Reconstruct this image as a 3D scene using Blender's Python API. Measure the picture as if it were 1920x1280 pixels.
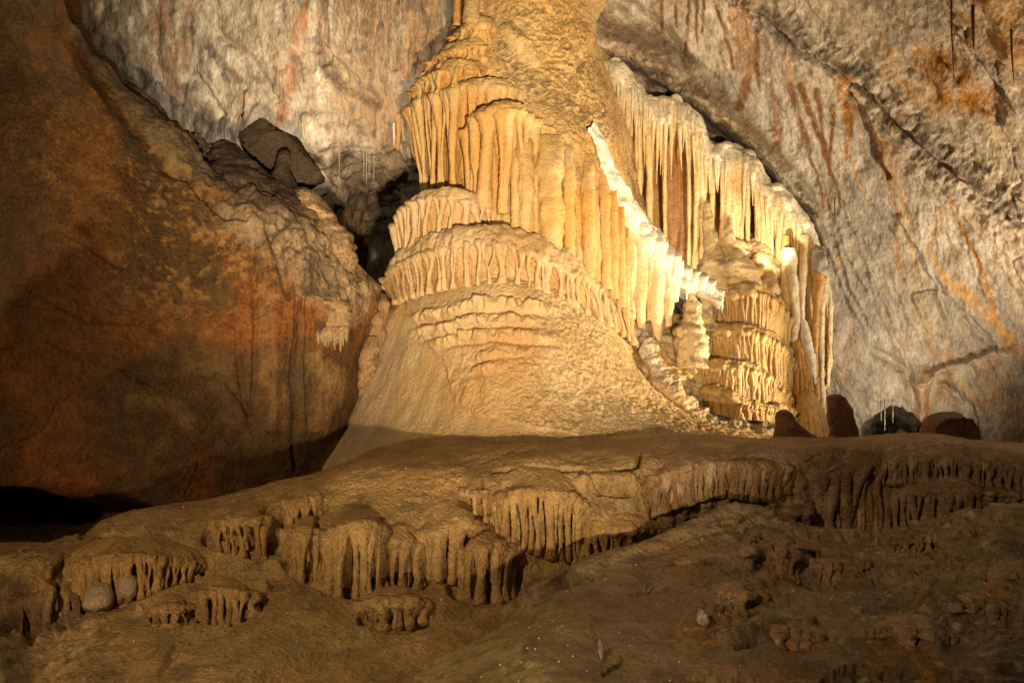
import bpy, math, random
import numpy as np
from mathutils import Vector

rng = np.random.default_rng(7)
random.seed(7)
for o in list(bpy.data.objects):
    bpy.data.objects.remove(o)
sc = bpy.context.scene
COL = sc.collection

# ------------------------------------------------------------------ camera, world, lamps, exposure
FPX, CX, CY, CZ = 2000.0, 960.0, 640.0, 1.6      # focal length in photograph pixels; eye height in metres


def W(a):
    """(u, v, distance) -> world xyz"""
    a = np.asarray(a, float)
    d = a[..., 2]
    return np.stack([(a[..., 0] - CX) / FPX * d, d, CZ - (a[..., 1] - CY) / FPX * d], -1)


def PX(P):
    d = P[..., 1]
    return CX + P[..., 0] / d * FPX, CY - (P[..., 2] - CZ) / d * FPX


cam_d = bpy.data.cameras.new('camera')
cam = bpy.data.objects.new('camera', cam_d)
COL.objects.link(cam)
cam.location = (0, 0, CZ)
cam.rotation_euler = (math.radians(90), 0, 0)
cam_d.sensor_width = 36
cam_d.lens = 36 * FPX / 1920
cam_d.clip_start = 0.05
cam_d.clip_end = 200
sc.camera = cam

world = bpy.data.worlds.new('World')
sc.world = world
world.use_nodes = True
bg = world.node_tree.nodes['Background']
bg.inputs[0].default_value = (1.0, 0.80, 0.60, 1)   # the dim light that the unseen rest of the cave sends back
bg.inputs[1].default_value = 0.022


def spot(name, loc, target, power, color, angle=80, blend=0.5, radius=0.05):
    l = bpy.data.lights.new(name, 'SPOT')
    l.energy = power
    l.color = color
    l.spot_size = math.radians(angle)
    l.spot_blend = blend
    l.shadow_soft_size = radius
    o = bpy.data.objects.new(name, l)
    COL.objects.link(o)
    o.location = loc
    o.rotation_euler = (Vector(target) - Vector(loc)).to_track_quat('-Z', 'Y').to_euler()
    return o


def lamp(name, loc, power, color, radius=0.05):
    l = bpy.data.lights.new(name, 'POINT')
    l.energy = power
    l.color = color
    l.shadow_soft_size = radius
    o = bpy.data.objects.new(name, l)
    COL.objects.link(o)
    o.location = loc
    return o


def WL(u, v, d):
    return tuple(float(x) for x in W((u, v, d)))


WARM = (1.0, 0.72, 0.40)
WHITE = (1.0, 0.80, 0.55)
spot('show_lamp_front', (0.8, -3.0, 0.10), WL(930, 170, 8.5), 8000, (1.0, 0.76, 0.47), 35, 1.0, 0.08)
spot('added_spot_flank', (-2.6, -1.2, -0.45), WL(270, 430, 7.4), 540, (1.0, 0.66, 0.34), 44, 1.0, 0.10)  # unseen spot, added to brighten the left wall
spot('show_lamp_fill', (-3.2, 0.5, 4.2), WL(860, 960, 5.8), 640, (1.0, 0.72, 0.40), 62, 1.0, 0.10)
spot('show_lamp_ledge', WL(1900, 842, 8.25), WL(1060, 450, 7.9), 800, WARM, 70, 1.0, 0.04)
spot('show_lamp_wall', WL(2500, 880, 7.6), WL(1450, 60, 9.9), 680, WHITE, 90, 1.0, 0.06)
spot('show_lamp_low_wall', WL(1760, 885, 9.2), WL(1600, 560, 10.6), 110, WHITE, 130, 1.0, 0.06)
spot('show_lamp_curtain', WL(1450, 482, 9.15), WL(1425, 400, 9.85), 28, WHITE, 125, 0.8, 0.03)
spot('show_lamp_gap', WL(1262, 560, 9.5), WL(1320, 250, 9.9), 25, WHITE, 150, 0.8, 0.03)
spot('show_lamp_back', WL(545, 300, 9.5), WL(540, 40, 11.3), 190, (1.0, 0.86, 0.66), 125, 1.0, 0.05)

sc.view_settings.view_transform = 'Standard'
sc.view_settings.look = 'None'
sc.view_settings.exposure = 0.22
sc.view_settings.gamma = 1.0
sc.view_settings.use_curve_mapping = False
sc.render.engine = 'CYCLES'
sc.cycles.max_bounces = 5
sc.cycles.diffuse_bounces = 3
sc.cycles.sample_clamp_indirect = 4


# ------------------------------------------------------------------ noise and curve tools
def _h(x, y, z, s):
    n = (x * 374761393 + y * 668265263 + z * 2147483647 * 0 + z * 1274126177 + s * 974711) & 0xFFFFFFFF
    n = ((n ^ (n >> 13)) * 1274126177) & 0xFFFFFFFF
    n = (n ^ (n >> 16))
    return (n & 0xFFFFFF) / float(0xFFFFFF)


def vn(P, f=1.0, seed=0):
    """value noise -1..1, f a scalar or an xyz triple of frequencies"""
    Q = P * np.asarray(f, float)
    I = np.floor(Q).astype(np.int64)
    t = Q - I
    t = t * t * t * (t * (t * 6 - 15) + 10)
    r = 0
    for dx in (0, 1):
        wx = t[..., 0] if dx else 1 - t[..., 0]
        for dy in (0, 1):
            wy = t[..., 1] if dy else 1 - t[..., 1]
            for dz in (0, 1):
                wz = t[..., 2] if dz else 1 - t[..., 2]
                r = r + wx * wy * wz * _h(I[..., 0] + dx, I[..., 1] + dy, I[..., 2] + dz, seed)
    return r * 2 - 1


def fbm(P, f=1.0, o=4, seed=0, g=0.5):
    f = np.asarray(f, float)
    r, a, t = 0, 1.0, 0
    for i in range(o):
        r = r + a * vn(P + 13.7 * i, f * 2.03 ** i, seed + i)
        t += a
        a *= g
    return r / t


def ridge(P, f=1.0, o=3, seed=0):
    f = np.asarray(f, float)
    r, a, t = 0, 1.0, 0
    for i in range(o):
        r = r + a * (1 - 2 * np.abs(vn(P + 7.1 * i, f * 2.1 ** i, seed + i)))
        t += a
        a *= 0.5
    return r / t


def sm(a, b, x):
    t = np.clip((x - a) / (b - a + 1e-12), 0, 1)
    return t * t * (3 - 2 * t)


def spline(pts, n, by='len'):
    pts = np.asarray(pts, float)
    k = len(pts)
    if by == 'len':
        s = np.concatenate([[0], np.cumsum(np.linalg.norm(np.diff(pts, axis=0), axis=1))])
    else:
        s = np.arange(k, dtype=float)
    x = np.linspace(0, s[-1], n)
    m = np.zeros_like(pts)
    if k > 2:
        m[1:-1] = (pts[2:] - pts[:-2]) / (s[2:] - s[:-2])[:, None]
    m[0] = (pts[1] - pts[0]) / (s[1] - s[0])
    m[-1] = (pts[-1] - pts[-2]) / (s[-1] - s[-2])
    i = np.clip(np.searchsorted(s, x, 'right') - 1, 0, k - 2)
    h = (s[i + 1] - s[i])[:, None]
    t = ((x - s[i])[:, None]) / h
    return ((2 * t ** 3 - 3 * t ** 2 + 1) * pts[i] + (t ** 3 - 2 * t ** 2 + t) * h * m[i]
            + (-2 * t ** 3 + 3 * t ** 2) * pts[i + 1] + (t ** 3 - t ** 2) * h * m[i + 1])


def at(C, t):
    """point on a sampled polyline C at t in 0..1"""
    x = np.clip(np.asarray(t, float), 0, 1) * (len(C) - 1)
    i = np.minimum(x.astype(int), len(C) - 2)
    f = (x - i)[..., None]
    return C[i] * (1 - f) + C[i + 1] * f


def stroke(U, V, pts, w, hard=0.35):
    """0..1 mask round a polyline in picture units; w per point or one number"""
    pts = np.asarray(pts, float)
    ww = np.broadcast_to(np.asarray(w, float), (len(pts),))
    best = np.zeros(U.shape)
    lo = pts.min(0) - ww.max() * 1.5
    hi = pts.max(0) + ww.max() * 1.5
    sel = (U > lo[0]) & (U < hi[0]) & (V > lo[1]) & (V < hi[1])
    if not sel.any():
        return best
    u, v = U[sel], V[sel]
    b = np.zeros(u.shape)
    for k in range(len(pts) - 1):
        a, c = pts[k], pts[k + 1]
        e = c - a
        t = np.clip(((u - a[0]) * e[0] + (v - a[1]) * e[1]) / (e @ e + 1e-9), 0, 1)
        r = np.hypot(u - a[0] - t * e[0], v - a[1] - t * e[1]) / (ww[k] + (ww[k + 1] - ww[k]) * t + 1e-6)
        b = np.maximum(b, 1 - sm(hard, 1.0, r))
    best[sel] = b
    return best


def mix(a, b, f):
    return a + (np.asarray(b, float) - a) * np.asarray(f)[..., None]


def flat(c, shape):
    return np.broadcast_to(np.asarray(c, float), shape + (3,)).copy()


# ------------------------------------------------------------------ materials
def rock(name, rough=0.75, bump=0.5, dist=0.012, scale=55, spec=0.35, speck=0.35, coat=0.0, sub=0.0, voro=0.5, zs=1.0):
    m = bpy.data.materials.new(name)
    m.use_nodes = True
    nt = m.node_tree
    N, L = nt.nodes, nt.links
    N.clear()
    out = N.new('ShaderNodeOutputMaterial')
    b = N.new('ShaderNodeBsdfPrincipled')
    L.new(b.outputs[0], out.inputs[0])
    geo = N.new('ShaderNodeNewGeometry')
    at_ = N.new('ShaderNodeVertexColor')
    at_.layer_name = 'Col'

    mp = N.new('ShaderNodeVectorMath')                 # zs < 1 draws the grain out downwards, as seepage leaves it
    mp.operation = 'MULTIPLY'
    mp.inputs[1].default_value = (1, 1, zs)
    L.new(geo.outputs['Position'], mp.inputs[0])

    def noise(s, d=4, r=0.6):
        n = N.new('ShaderNodeTexNoise')
        n.inputs['Scale'].default_value = s
        n.inputs['Detail'].default_value = d
        n.inputs['Roughness'].default_value = r
        L.new(mp.outputs[0], n.inputs['Vector'])
        return n.outputs[0]

    def mr(x, a, b_, c, d):
        n = N.new('ShaderNodeMapRange')
        for i, q in enumerate((a, b_, c, d)):
            n.inputs[i + 1].default_value = q
        L.new(x, n.inputs[0])
        return n.outputs[0]

    def mth(op, x, y):
        n = N.new('ShaderNodeMath')
        n.operation = op
        for i, q in enumerate((x, y)):
            if isinstance(q, (int, float)):
                n.inputs[i].default_value = q
            else:
                L.new(q, n.inputs[i])
        return n.outputs[0]

    n1 = noise(scale * 0.25, 5, 0.62)
    n2 = noise(scale, 4, 0.65)
    n3 = noise(scale * 3.2, 2, 0.6)
    vo = N.new('ShaderNodeTexVoronoi')
    vo.inputs['Scale'].default_value = scale * 0.8
    L.new(mp.outputs[0], vo.inputs['Vector'])
    f = mth('ADD', mr(n1, 0.3, 0.7, -0.5, 0.5), mr(n2, 0.3, 0.7, -0.5, 0.5))
    gain = mth('ADD', mth('MULTIPLY', f, speck), 1.0)
    mx = N.new('ShaderNodeVectorMath')
    mx.operation = 'SCALE'
    L.new(at_.outputs[0], mx.inputs[0])
    L.new(gain, mx.inputs[3])
    L.new(mx.outputs[0], b.inputs['Base Color'])
    L.new(mr(n1, 0.3, 0.7, max(rough - 0.15, 0.05), min(rough + 0.15, 1)), b.inputs['Roughness'])
    b.inputs['Specular IOR Level'].default_value = spec
    b.inputs['Coat Weight'].default_value = coat
    b.inputs['Coat Roughness'].default_value = 0.25
    if sub:
        b.inputs['Subsurface Weight'].default_value = sub
        b.inputs['Subsurface Radius'].default_value = (0.03, 0.015, 0.006)
        b.inputs['Subsurface Scale'].default_value = 1.0
    hh = mth('ADD', mth('MULTIPLY', n2, 1.0), mth('MULTIPLY', n3, 0.45))
    hh = mth('ADD', hh, mth('MULTIPLY', vo.outputs['Distance'], voro))
    hh = mth('ADD', hh, mth('MULTIPLY', n1, 1.2))
    bp = N.new('ShaderNodeBump')
    bp.inputs['Strength'].default_value = bump
    bp.inputs['Distance'].default_value = dist
    L.new(hh, bp.inputs['Height'])
    L.new(bp.outputs[0], b.inputs['Normal'])
    return m


M_flow = rock('calcite_warm', 0.65, 0.9, 0.013, 58, 0.3, 0.18)
M_curt = rock('calcite_wet', 0.40, 0.7, 0.012, 48, 0.5, 0.30, 0.15)
M_brown = rock('limestone_brown', 0.75, 0.9, 0.015, 38, 0.2, 0.55)
M_pale = rock('limestone_pale', 0.75, 0.8, 0.018, 36, 0.3, 0.5, zs=0.45)
M_grey = rock('limestone_grey', 0.7, 0.85, 0.018, 40, 0.35, 0.5, zs=0.4)
M_ledge = rock('flowstone_brown', 0.55, 1.0, 0.015, 50, 0.45, 0.5)
M_slope = rock('flowstone_dark', 0.5, 0.9, 0.012, 40, 0.35, 0.5)
M_glint = rock('wet_glint_white', 0.12, 0.0, 0.001, 40, 1.0, 0.0)


# ------------------------------------------------------------------ object tools
def empty(name, loc, label, cat, group=None):
    o = bpy.data.objects.new(name, None)
    COL.objects.link(o)
    o.empty_display_size = 0.1
    o.location = loc
    tag(o, label, cat, group)
    return o


def tag(o, label=None, cat=None, group=None, kind=None):
    if label:
        o['label'] = label
    if cat:
        o['category'] = cat
    if group:
        o['group'] = group
    if kind:
        o['kind'] = kind
    return o


def wloc(o):
    p = np.zeros(3)
    while o is not None:
        p += np.array(o.location)
        o = o.parent
    return p


def mesh_obj(name, V, Fq, mat, parent=None, col=(0.5, 0.4, 0.3), smooth=True, origin=None):
    V = np.asarray(V, float).reshape(-1, 3)
    Fq = np.asarray(Fq, np.int64)
    org = np.asarray(origin, float) if origin is not None else V.mean(0)
    m = bpy.data.meshes.new(name)
    m.vertices.add(len(V))
    m.vertices.foreach_set('co', (V - org).astype(np.float32).ravel())
    nf, k = Fq.shape
    m.loops.add(nf * k)
    m.loops.foreach_set('vertex_index', Fq.ravel().astype(np.int32))
    m.polygons.add(nf)
    m.polygons.foreach_set('loop_start', np.arange(0, nf * k, k, dtype=np.int32))
    m.polygons.foreach_set('use_smooth', np.full(nf, smooth))
    m.update(calc_edges=True)
    a = m.color_attributes.new('Col', 'FLOAT_COLOR', 'POINT')
    c = np.ones((len(V), 4), np.float32)
    c[:, :3] = np.broadcast_to(np.clip(np.asarray(col, float).reshape(-1, 3), 0.004, 0.9), (len(V), 3))
    a.data.foreach_set('color', c.ravel())
    m.materials.append(mat)
    o = bpy.data.objects.new(name, m)
    COL.objects.link(o)
    o.parent = parent
    o.location = org - (wloc(parent) if parent is not None else 0)
    return o


class Surf:
    """a sheet lofted through curves of (u, v, distance), then displaced along its normals"""

    def __init__(s, rows, nu, nv, disp=None, by='len', rows_by='idx'):
        R = np.stack([spline(W(r), nu, by) for r in rows])               # k, nu, 3
        if rows_by == 'len':
            L = np.linalg.norm(np.diff(R, axis=0), axis=2).mean(1)
            ss = np.concatenate([[0], np.cumsum(L)])
        else:
            ss = np.arange(len(R), dtype=float)
        k = len(R)
        x = np.linspace(0, ss[-1], nv)
        m = np.zeros_like(R)
        if k > 2:
            m[1:-1] = (R[2:] - R[:-2]) / (ss[2:] - ss[:-2])[:, None, None]
        m[0] = (R[1] - R[0]) / (ss[1] - ss[0])
        m[-1] = (R[-1] - R[-2]) / (ss[-1] - ss[-2])
        i = np.clip(np.searchsorted(ss, x, 'right') - 1, 0, k - 2)
        h = (ss[i + 1] - ss[i])[:, None, None]
        t = (x - ss[i])[:, None, None] / h
        G = ((2 * t ** 3 - 3 * t ** 2 + 1) * R[i] + (t ** 3 - 2 * t ** 2 + t) * h * m[i]
             + (-2 * t ** 3 + 3 * t ** 2) * R[i + 1] + (t ** 3 - t ** 2) * h * m[i + 1])
        s.G = G
        s.T = np.broadcast_to(np.linspace(0, 1, nu)[None, :], (nv, nu))
        s.S = np.broadcast_to((x / ss[-1])[:, None], (nv, nu))
        s.U, s.V = PX(G)
        s.normals()
        if disp is not None:
            s.H = disp(s)
            s.G = s.G + s.N * s.H[..., None]
            s.normals()
        s.U, s.V = PX(s.G)

    def normals(s):
        gu = np.gradient(s.G, axis=1)
        gv = np.gradient(s.G, axis=0)
        n = np.cross(gu, gv)
        n /= np.linalg.norm(n, axis=2, keepdims=True) + 1e-12
        c = s.G - np.array([0, 0, CZ])
        s.flip = np.median((n * c).sum(2)) > 0
        s.N = -n if s.flip else n

    def build(s, name, mat, parent=None, col=None, origin=None):
        nv, nu = s.G.shape[:2]
        i = np.arange(nv - 1)[:, None] * nu + np.arange(nu - 1)[None, :]
        q = np.stack([i, i + 1, i + nu + 1, i + nu], -1).reshape(-1, 4)
        if s.flip:
            q = q[:, ::-1]
        c = col(s) if callable(col) else (col if col is not None else (0.5, 0.4, 0.3))
        return mesh_obj(name, s.G, q, mat, parent, c, origin=origin)


def tube(name, path, rad, mat, parent, col, sides=10, rough=0.10, flatness=1.0, nseg=None, seed=0, close=True, fr=26):
    """an upright tapering body: rings lie level, so it suits hanging and standing stone"""
    path = np.asarray(path, float)
    rad = np.asarray(rad, float)
    n = nseg or max(8, min(60, int(np.linalg.norm(np.diff(path, axis=0), axis=1).sum() / 0.014)))
    ip = spline(np.concatenate([path, np.broadcast_to(rad[:, None], (len(path), 1))], 1), n)
    P, R = ip[:, :3], np.maximum(ip[:, 3], 0.0012)
    a = np.linspace(0, 2 * math.pi, sides, endpoint=False) + seed
    ring = np.stack([np.cos(a), np.sin(a) * flatness, 0 * a], -1)
    V = P[:, None, :] + R[:, None, None] * ring[None]
    if rough:
        nn = fbm(V, (fr, fr, fr * 0.45), 3, 17) * rough * 1.6 + vn(V, fr * 2.4, 5) * rough * 0.6
        V = P[:, None, :] + (R[:, None] * (1 + nn) + np.minimum(0.0035, R[:, None] * 0.15) * vn(V, 62, 6))[..., None] * ring[None]
    i = np.arange(n - 1)[:, None] * sides + np.arange(sides)[None, :]
    j = np.arange(n - 1)[:, None] * sides + (np.arange(sides)[None, :] + 1) % sides
    q = np.stack([i, j, j + sides, i + sides], -1).reshape(-1, 4)
    V = V.reshape(-1, 3)
    if close:
        k = len(V)
        V = np.concatenate([V, P[:1], P[-1:]])
        b = np.arange(sides)
        c = (b + 1) % sides
        e0 = np.stack([c, b, np.full(sides, k), np.full(sides, k)], -1)
        q = np.concatenate([q, ])
        t0 = np.stack([b[::2] + 0, np.full(len(b[::2]), k), (b[::2] + 2) % sides, (b[::2] + 1) % sides], -1)
        o = (n - 1) * sides
        t1 = np.stack([o + b[::2], o + (b[::2] + 1) % sides, o + (b[::2] + 2) % sides, np.full(len(b[::2]), k + 1)], -1)
        q = np.concatenate([q, t0, t1])
    q = q[:, ::-1] if path[0][2] > path[-1][2] else q
    if callable(col):
        col = col(V)
    return mesh_obj(name, V, q, mat, parent, col)


# ------------------------------------------------------------------ colours (stone's own colour)
C_ORANGE = np.array((0.66, 0.385, 0.12))
C_SAND = np.array((0.68, 0.465, 0.20))
C_CREAM = np.array((0.76, 0.62, 0.37))
C_WHITE = np.array((0.86, 0.80, 0.66))
C_RUST = np.array((0.42, 0.17, 0.05))
C_GREY = np.array((0.46, 0.40, 0.33))
C_DUST = np.array((0.20, 0.14, 0.09))


def col_flow(P, a=C_ORANGE, b=C_SAND, c=C_CREAM):
    n = fbm(P, (2.5, 2.5, 1.6), 3, 3)
    m = fbm(P, (9, 9, 3), 3, 9)
    c0 = mix(flat(a, P.shape[:-1]), b, sm(-0.35, 0.4, n + 0.3 * m))
    return mix(c0, c, 0.55 * sm(0.1, 0.7, m))


def C3(pts):
    return spline(W(pts), 240)


def arc_d(uv, dc, de, p=2.0, uc=None, hw=None):
    """gives an arc of (u, v) the distances of a bulging front: dc in the middle, de at the ends"""
    uv = np.asarray(uv, float)
    if uc is None:
        uc = (uv[0, 0] + uv[-1, 0]) / 2
    if hw is None:
        hw = max(abs(uv[0, 0] - uc), abs(uv[-1, 0] - uc))
    f = np.clip(np.abs(uv[:, 0] - uc) / hw, 0, 1) ** p
    return np.column_stack([uv, dc + (de - dc) * f])


def rib_set(parent, lip, bot, n, r, mat, colf, name='rib', jit=0.35, merge=0.35, rec=0.0, flare=1.6, foot=1.15,
            free=0.0, waist=0.85, sides=10, t0=0.02, t1=0.98, rough=0.10, seed=1, up=0.03, bulge=0.0, embed=0.35, lens=None):
    """ribs that leave the lip curve and run down to the foot curve; some join lower down, some hang free"""
    rg = np.random.default_rng(seed)
    ts = np.linspace(t0, t1, n) + rg.uniform(-1, 1, n) * jit * (t1 - t0) / n
    te = ts + rg.uniform(-1, 1, n) * 0.3 * (t1 - t0) / n
    k = 0
    while k < n - 1:
        if rg.random() < merge:
            mtt = (ts[k] + ts[k + 1]) / 2
            te[k] = te[k + 1] = mtt
            te[k] -= 0.08 * (t1 - t0) / n
            te[k + 1] += 0.08 * (t1 - t0) / n
            k += 1
        k += 1
    out = []
    for i in range(n):
        s = np.linspace(0, 1, 9)
        tt = ts[i] + (te[i] - ts[i]) * sm(0.05, 0.75, s)
        A, B = at(lip, tt), at(bot, tt)
        P = A + (B - A) * s[:, None]
        end = 1.0
        fr_ = rg.random() < free
        if fr_:
            end = rg.uniform(0.35, 0.85)
            P = A + (B - A) * (s * end)[:, None]
        back = P[:, :2] / np.linalg.norm(P[:, :2], axis=1, keepdims=True)
        rr = r * float(np.clip(rg.lognormal(0, 0.38), 0.5, 1.8))
        ws_ = waist * rg.uniform(0.65, 1.1)
        prof = ws_ + flare * rg.uniform(0.6, 1.2) * np.exp(-s * rg.uniform(4, 9)) * 0.8 + (0 if fr_ else foot * rg.uniform(0.3, 1.2) * np.clip(s - 0.75, 0, 1) * 2.0)
        prof = prof * (1 + 0.16 * np.sin(s * rg.uniform(4, 11) + rg.uniform(0, 6)))
        sp_ = np.linalg.norm(lip[-1] - lip[0]) / n
        P[:, 0] += np.sin(s * rg.uniform(3, 8) + rg.uniform(0, 6)) * 0.16 * sp_
        if fr_:
            prof = prof * np.clip((1.03 - s) * 2.2, 0.08, 1) ** 0.8
        es = embed + (0.78 - embed) * np.exp(-5 * s)
        P[:, :2] += back * (rr * prof * es)[:, None]
        P[:, :2] -= back * (bulge * np.sin(s * math.pi))[:, None]
        P = np.concatenate([P[:1] + np.array([0, 0, up]) + np.append(back[0] * rr * 1.2, 0), P])
        prof = np.concatenate([[prof[0] * 0.8], prof])
        if not fr_:
            P = np.concatenate([P, P[-1:] + np.array([0, 0, -0.03]) + np.append(back[-1] * 0.02, 0)])
            prof = np.concatenate([prof, [prof[-1] * 1.1]])
        out.append(tube(name, P, rr * prof, mat, parent, colf, sides, rough, 1.0, seed=i))
    return out


def tier(root, name, crest, lip, bot, rec=0.10, nu=None, nv=64, mat=None, colf=None, gran=0.006, lipw=0.015, dome=0.0,
         ribs=None, label=None, sink=0.02, lean=0.35, rk=0.62, hump=0.25, scal=16, dust=0.0, seedn=0):
    """one flowstone step: a rounded brow from crest to lip, an undercut recess below it, ribs standing across the recess"""
    crest, lip, bot = [np.asarray(x, float) for x in (crest, lip, bot)]
    mat = mat or M_flow
    colf = colf or (lambda P: col_flow(P))
    K = 40
    c3, l3, b3 = [spline(W(x), K) for x in (crest, lip, bot)]

    def back(P, r):
        q = P.copy()
        q[:, :2] += (P[:, :2] / np.linalg.norm(P[:, :2], axis=1, keepdims=True)) * r
        return q
    # the foot follows the lip straight down, except towards the two ends
    ul, ub = PX(l3)[0], PX(b3)[0]
    x = np.linspace(0, 1, K)
    want = ul + (ub[0] - ul[0]) * np.clip(1 - x / lean, 0, 1) ** 1.5 + (ub[-1] - ul[-1]) * np.clip(1 - (1 - x) / lean, 0, 1) ** 1.5
    if np.all(np.diff(ub) > 0):
        tb = np.interp(want, ub, x)
        b3 = at(b3, tb)
    pre = back(c3, 0.14)
    pre[:, 2] -= sink
    midp = (c3 + l3) / 2
    midp[:, 2] += hump * np.linalg.norm(c3 - l3, axis=1)
    midp = back(midp, -0.01)
    low = back(l3 + (b3 - l3) * 0.10, rec * 0.45)
    rec = rec * rk
    w1 = back(l3 + (b3 - l3) * 0.32, rec * 1.0)
    w2 = back(l3 + (b3 - l3) * 0.75, rec * 0.95)
    w3 = back(b3, rec * 0.6)
    w3[:, 2] -= 0.03
    rows3 = [pre, c3, midp, l3, low, w1, w2, w3]

    def inv(P):
        u, v = PX(P)
        return np.column_stack([u, v, P[:, 1]])
    wid = np.linalg.norm(np.diff(l3, axis=0), axis=1).sum()
    nu = nu or int(np.clip(wid / 0.010, 40, 300))

    def disp(s):
        P = s.G
        zone = np.exp(-((s.S - 3.2 / 7) / 0.13) ** 2)
        lipn = vn(np.stack([s.T * wid * scal, s.S * 0.8, 0 * s.S + seedn], -1), 1.0, 11 + seedn)
        lip2 = vn(np.stack([s.T * wid * scal * 2.3, s.S * 1.2, 0 * s.S + seedn], -1), 1.0, 12 + seedn)
        g = fbm(P, 38, 3, 21) * gran * 1.3 + vn(P, 16, 4) * gran
        big = vn(P, 4.5, 31) * 0.022
        top = 1 - sm(0.35, 0.5, s.S)
        q_ = s.T * wid + 0.02 * vn(P, 7, 77)
        vert = (1 - np.abs(vn(np.stack([q_ * 30, s.S * 2.0, 0 * s.S + seedn], -1), 1.0, 8)) * 2) * 0.011 * sm(0.42, 0.6, s.S)
        return g * (0.4 + 0.9 * top) + zone * (lipn * lipw * 1.4 + lip2 * lipw * 0.7) + big + vert
    S_ = Surf([inv(r) for r in rows3], nu, nv, disp)

    def cc(s):
        c = colf(s.G)
        c = mix(c, np.array((0.62, 0.30, 0.08)), 0.55 * sm(0.52, 0.66, s.S) * (0.6 + 0.4 * vn(s.G, 8, 3)))
        if dust:
            n = fbm(s.G, 22, 3, 44)
            c = mix(c, C_DUST, dust * (1 - sm(0.3, 0.42, s.S)) * sm(-0.1, 0.25, n))
        return c
    ob = S_.build(name, mat, root, cc)
    if label:
        ob['label'] = label
    if ribs:
        kw = dict(ribs)
        n = kw.pop('n')
        r = kw.pop('r')
        cf = kw.pop('col', colf)
        rib_set(ob, np.array(at(l3, np.linspace(0, 1, 200))), np.array(at(b3, np.linspace(0, 1, 200))), n, r, mat, cf, **kw)
    return ob, S_


# ================================================================== THE CAVE: walls and floor
def jitter(s, a=6, f=3.0):
    """picture coordinates of a sheet, shaken so that stains have ragged edges"""
    return s.U + a * fbm(s.G, f, 4, 71), s.V + a * fbm(s.G, f, 4, 72)


def paint(c, s, items, amax=18, f=3.0):
    P = s.G
    j1, j2 = fbm(P, f, 4, 71), fbm(P, f, 4, 72)
    g1, g2 = fbm(P, 9, 3, 73), fbm(P, 9, 3, 74)
    mot = 0.62 + 0.38 * sm(-0.35, 0.15, fbm(P, (10, 10, 6), 4, 75))
    for pts, w, col, al in items:
        wm = float(np.mean(w))
        a, b = min(amax, 0.8 * wm + 1), min(10, 0.7 * wm)
        c = mix(c, col, al * (mot if wm > 7 else 1.0) * stroke(s.U + a * j1 + b * g1, s.V + a * j2 + b * g2, pts, w))
    return c


def relief(s, items, aj=4):
    U, V = jitter(s, aj, 6.0)
    h = 0
    for pts, w, a in items:
        h = h + a * stroke(U, V, pts, w, 0.0)
    return h


# ---- left wall: the big brown flank, its crest leaning away to a ridge
LW = [
    [(-260, -300, 5.8), (-60, -300, 6.9), (60, -260, 7.6), (110, -220, 8.3), (120, -200, 9.2)],
    [(-260, -80, 5.9), (-40, -80, 7.0), (70, -60, 7.7), (130, -40, 8.3), (140, -20, 9.2)],
    [(-260, 120, 5.9), (0, 100, 7.0), (100, 95, 7.7), (165, 100, 8.25), (185, 100, 9.2)],
    [(-260, 260, 6.0), (40, 260, 7.0), (200, 255, 7.7), (300, 255, 8.2), (345, 250, 9.2)],
    [(-260, 400, 6.1), (60, 400, 7.0), (290, 385, 7.7), (440, 355, 8.15), (500, 345, 9.1)],
    [(-260, 520, 6.2), (60, 520, 7.0), (330, 500, 7.65), (560, 430, 8.05), (640, 440, 9.0)],
    [(-260, 640, 6.2), (60, 640, 7.0), (360, 620, 7.6), (620, 570, 7.95), (705, 540, 8.6)],
    [(-260, 800, 6.2), (60, 800, 7.0), (360, 800, 7.5), (600, 750, 8.0), (690, 700, 8.7)],
    [(-260, 960, 6.3), (60, 960, 7.05), (360, 950, 7.5), (560, 920, 8.1), (680, 880, 8.8)],
    [(-260, 1120, 6.4), (60, 1120, 7.1), (360, 1100, 7.6), (560, 1050, 8.3), (680, 1000, 8.9)],
]
LW_REL = [
    ([(-120, 1000), (60, 975), (150, 1000)], [90, 62, 50], -1.2), ([(-200, 980), (200, 985), (300, 990)], [90, 80, 40], -0.35),
    ([(150, 100), (180, 150), (235, 230), (300, 310), (345, 335)], [14, 26, 26, 24, 8], -0.05),      # groove along the crest
    ([(175, 110), (230, 190), (300, 290), (355, 330)], [14, 20, 22, 8], 0.02),
    ([(345, 330), (420, 400), (462, 418)], [10, 14, 5], -0.05),
    ([(555, 560), (548, 700), (552, 880)], [5, 7, 8], -0.06),
    ([(566, 560), (562, 700), (566, 800)], [5, 6, 4], 0.03),
    ([(470, 430), (480, 600), (470, 780)], [12, 8, 5], -0.03),
    ([(510, 520), (515, 640), (505, 800)], [26, 30, 20], 0.05),
    ([(445, 620), (452, 720), (470, 800)], 10, -0.03),
    ([(90, 560), (160, 600), (260, 610), (330, 590)], [6, 10, 10, 5], -0.02),
    ([(230, 500), (200, 480), (120, 430)], 8, -0.02),
    ([(230, 700), (280, 720), (350, 705)], [5, 8, 4], -0.03),
    ([(430, 720), (480, 790)], 8, -0.03),
    ([(540, 560), (520, 480), (500, 430)], [10, 14, 6], -0.05),
    ([(455, 190), (470, 250)], 10, 0.03),
]


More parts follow.
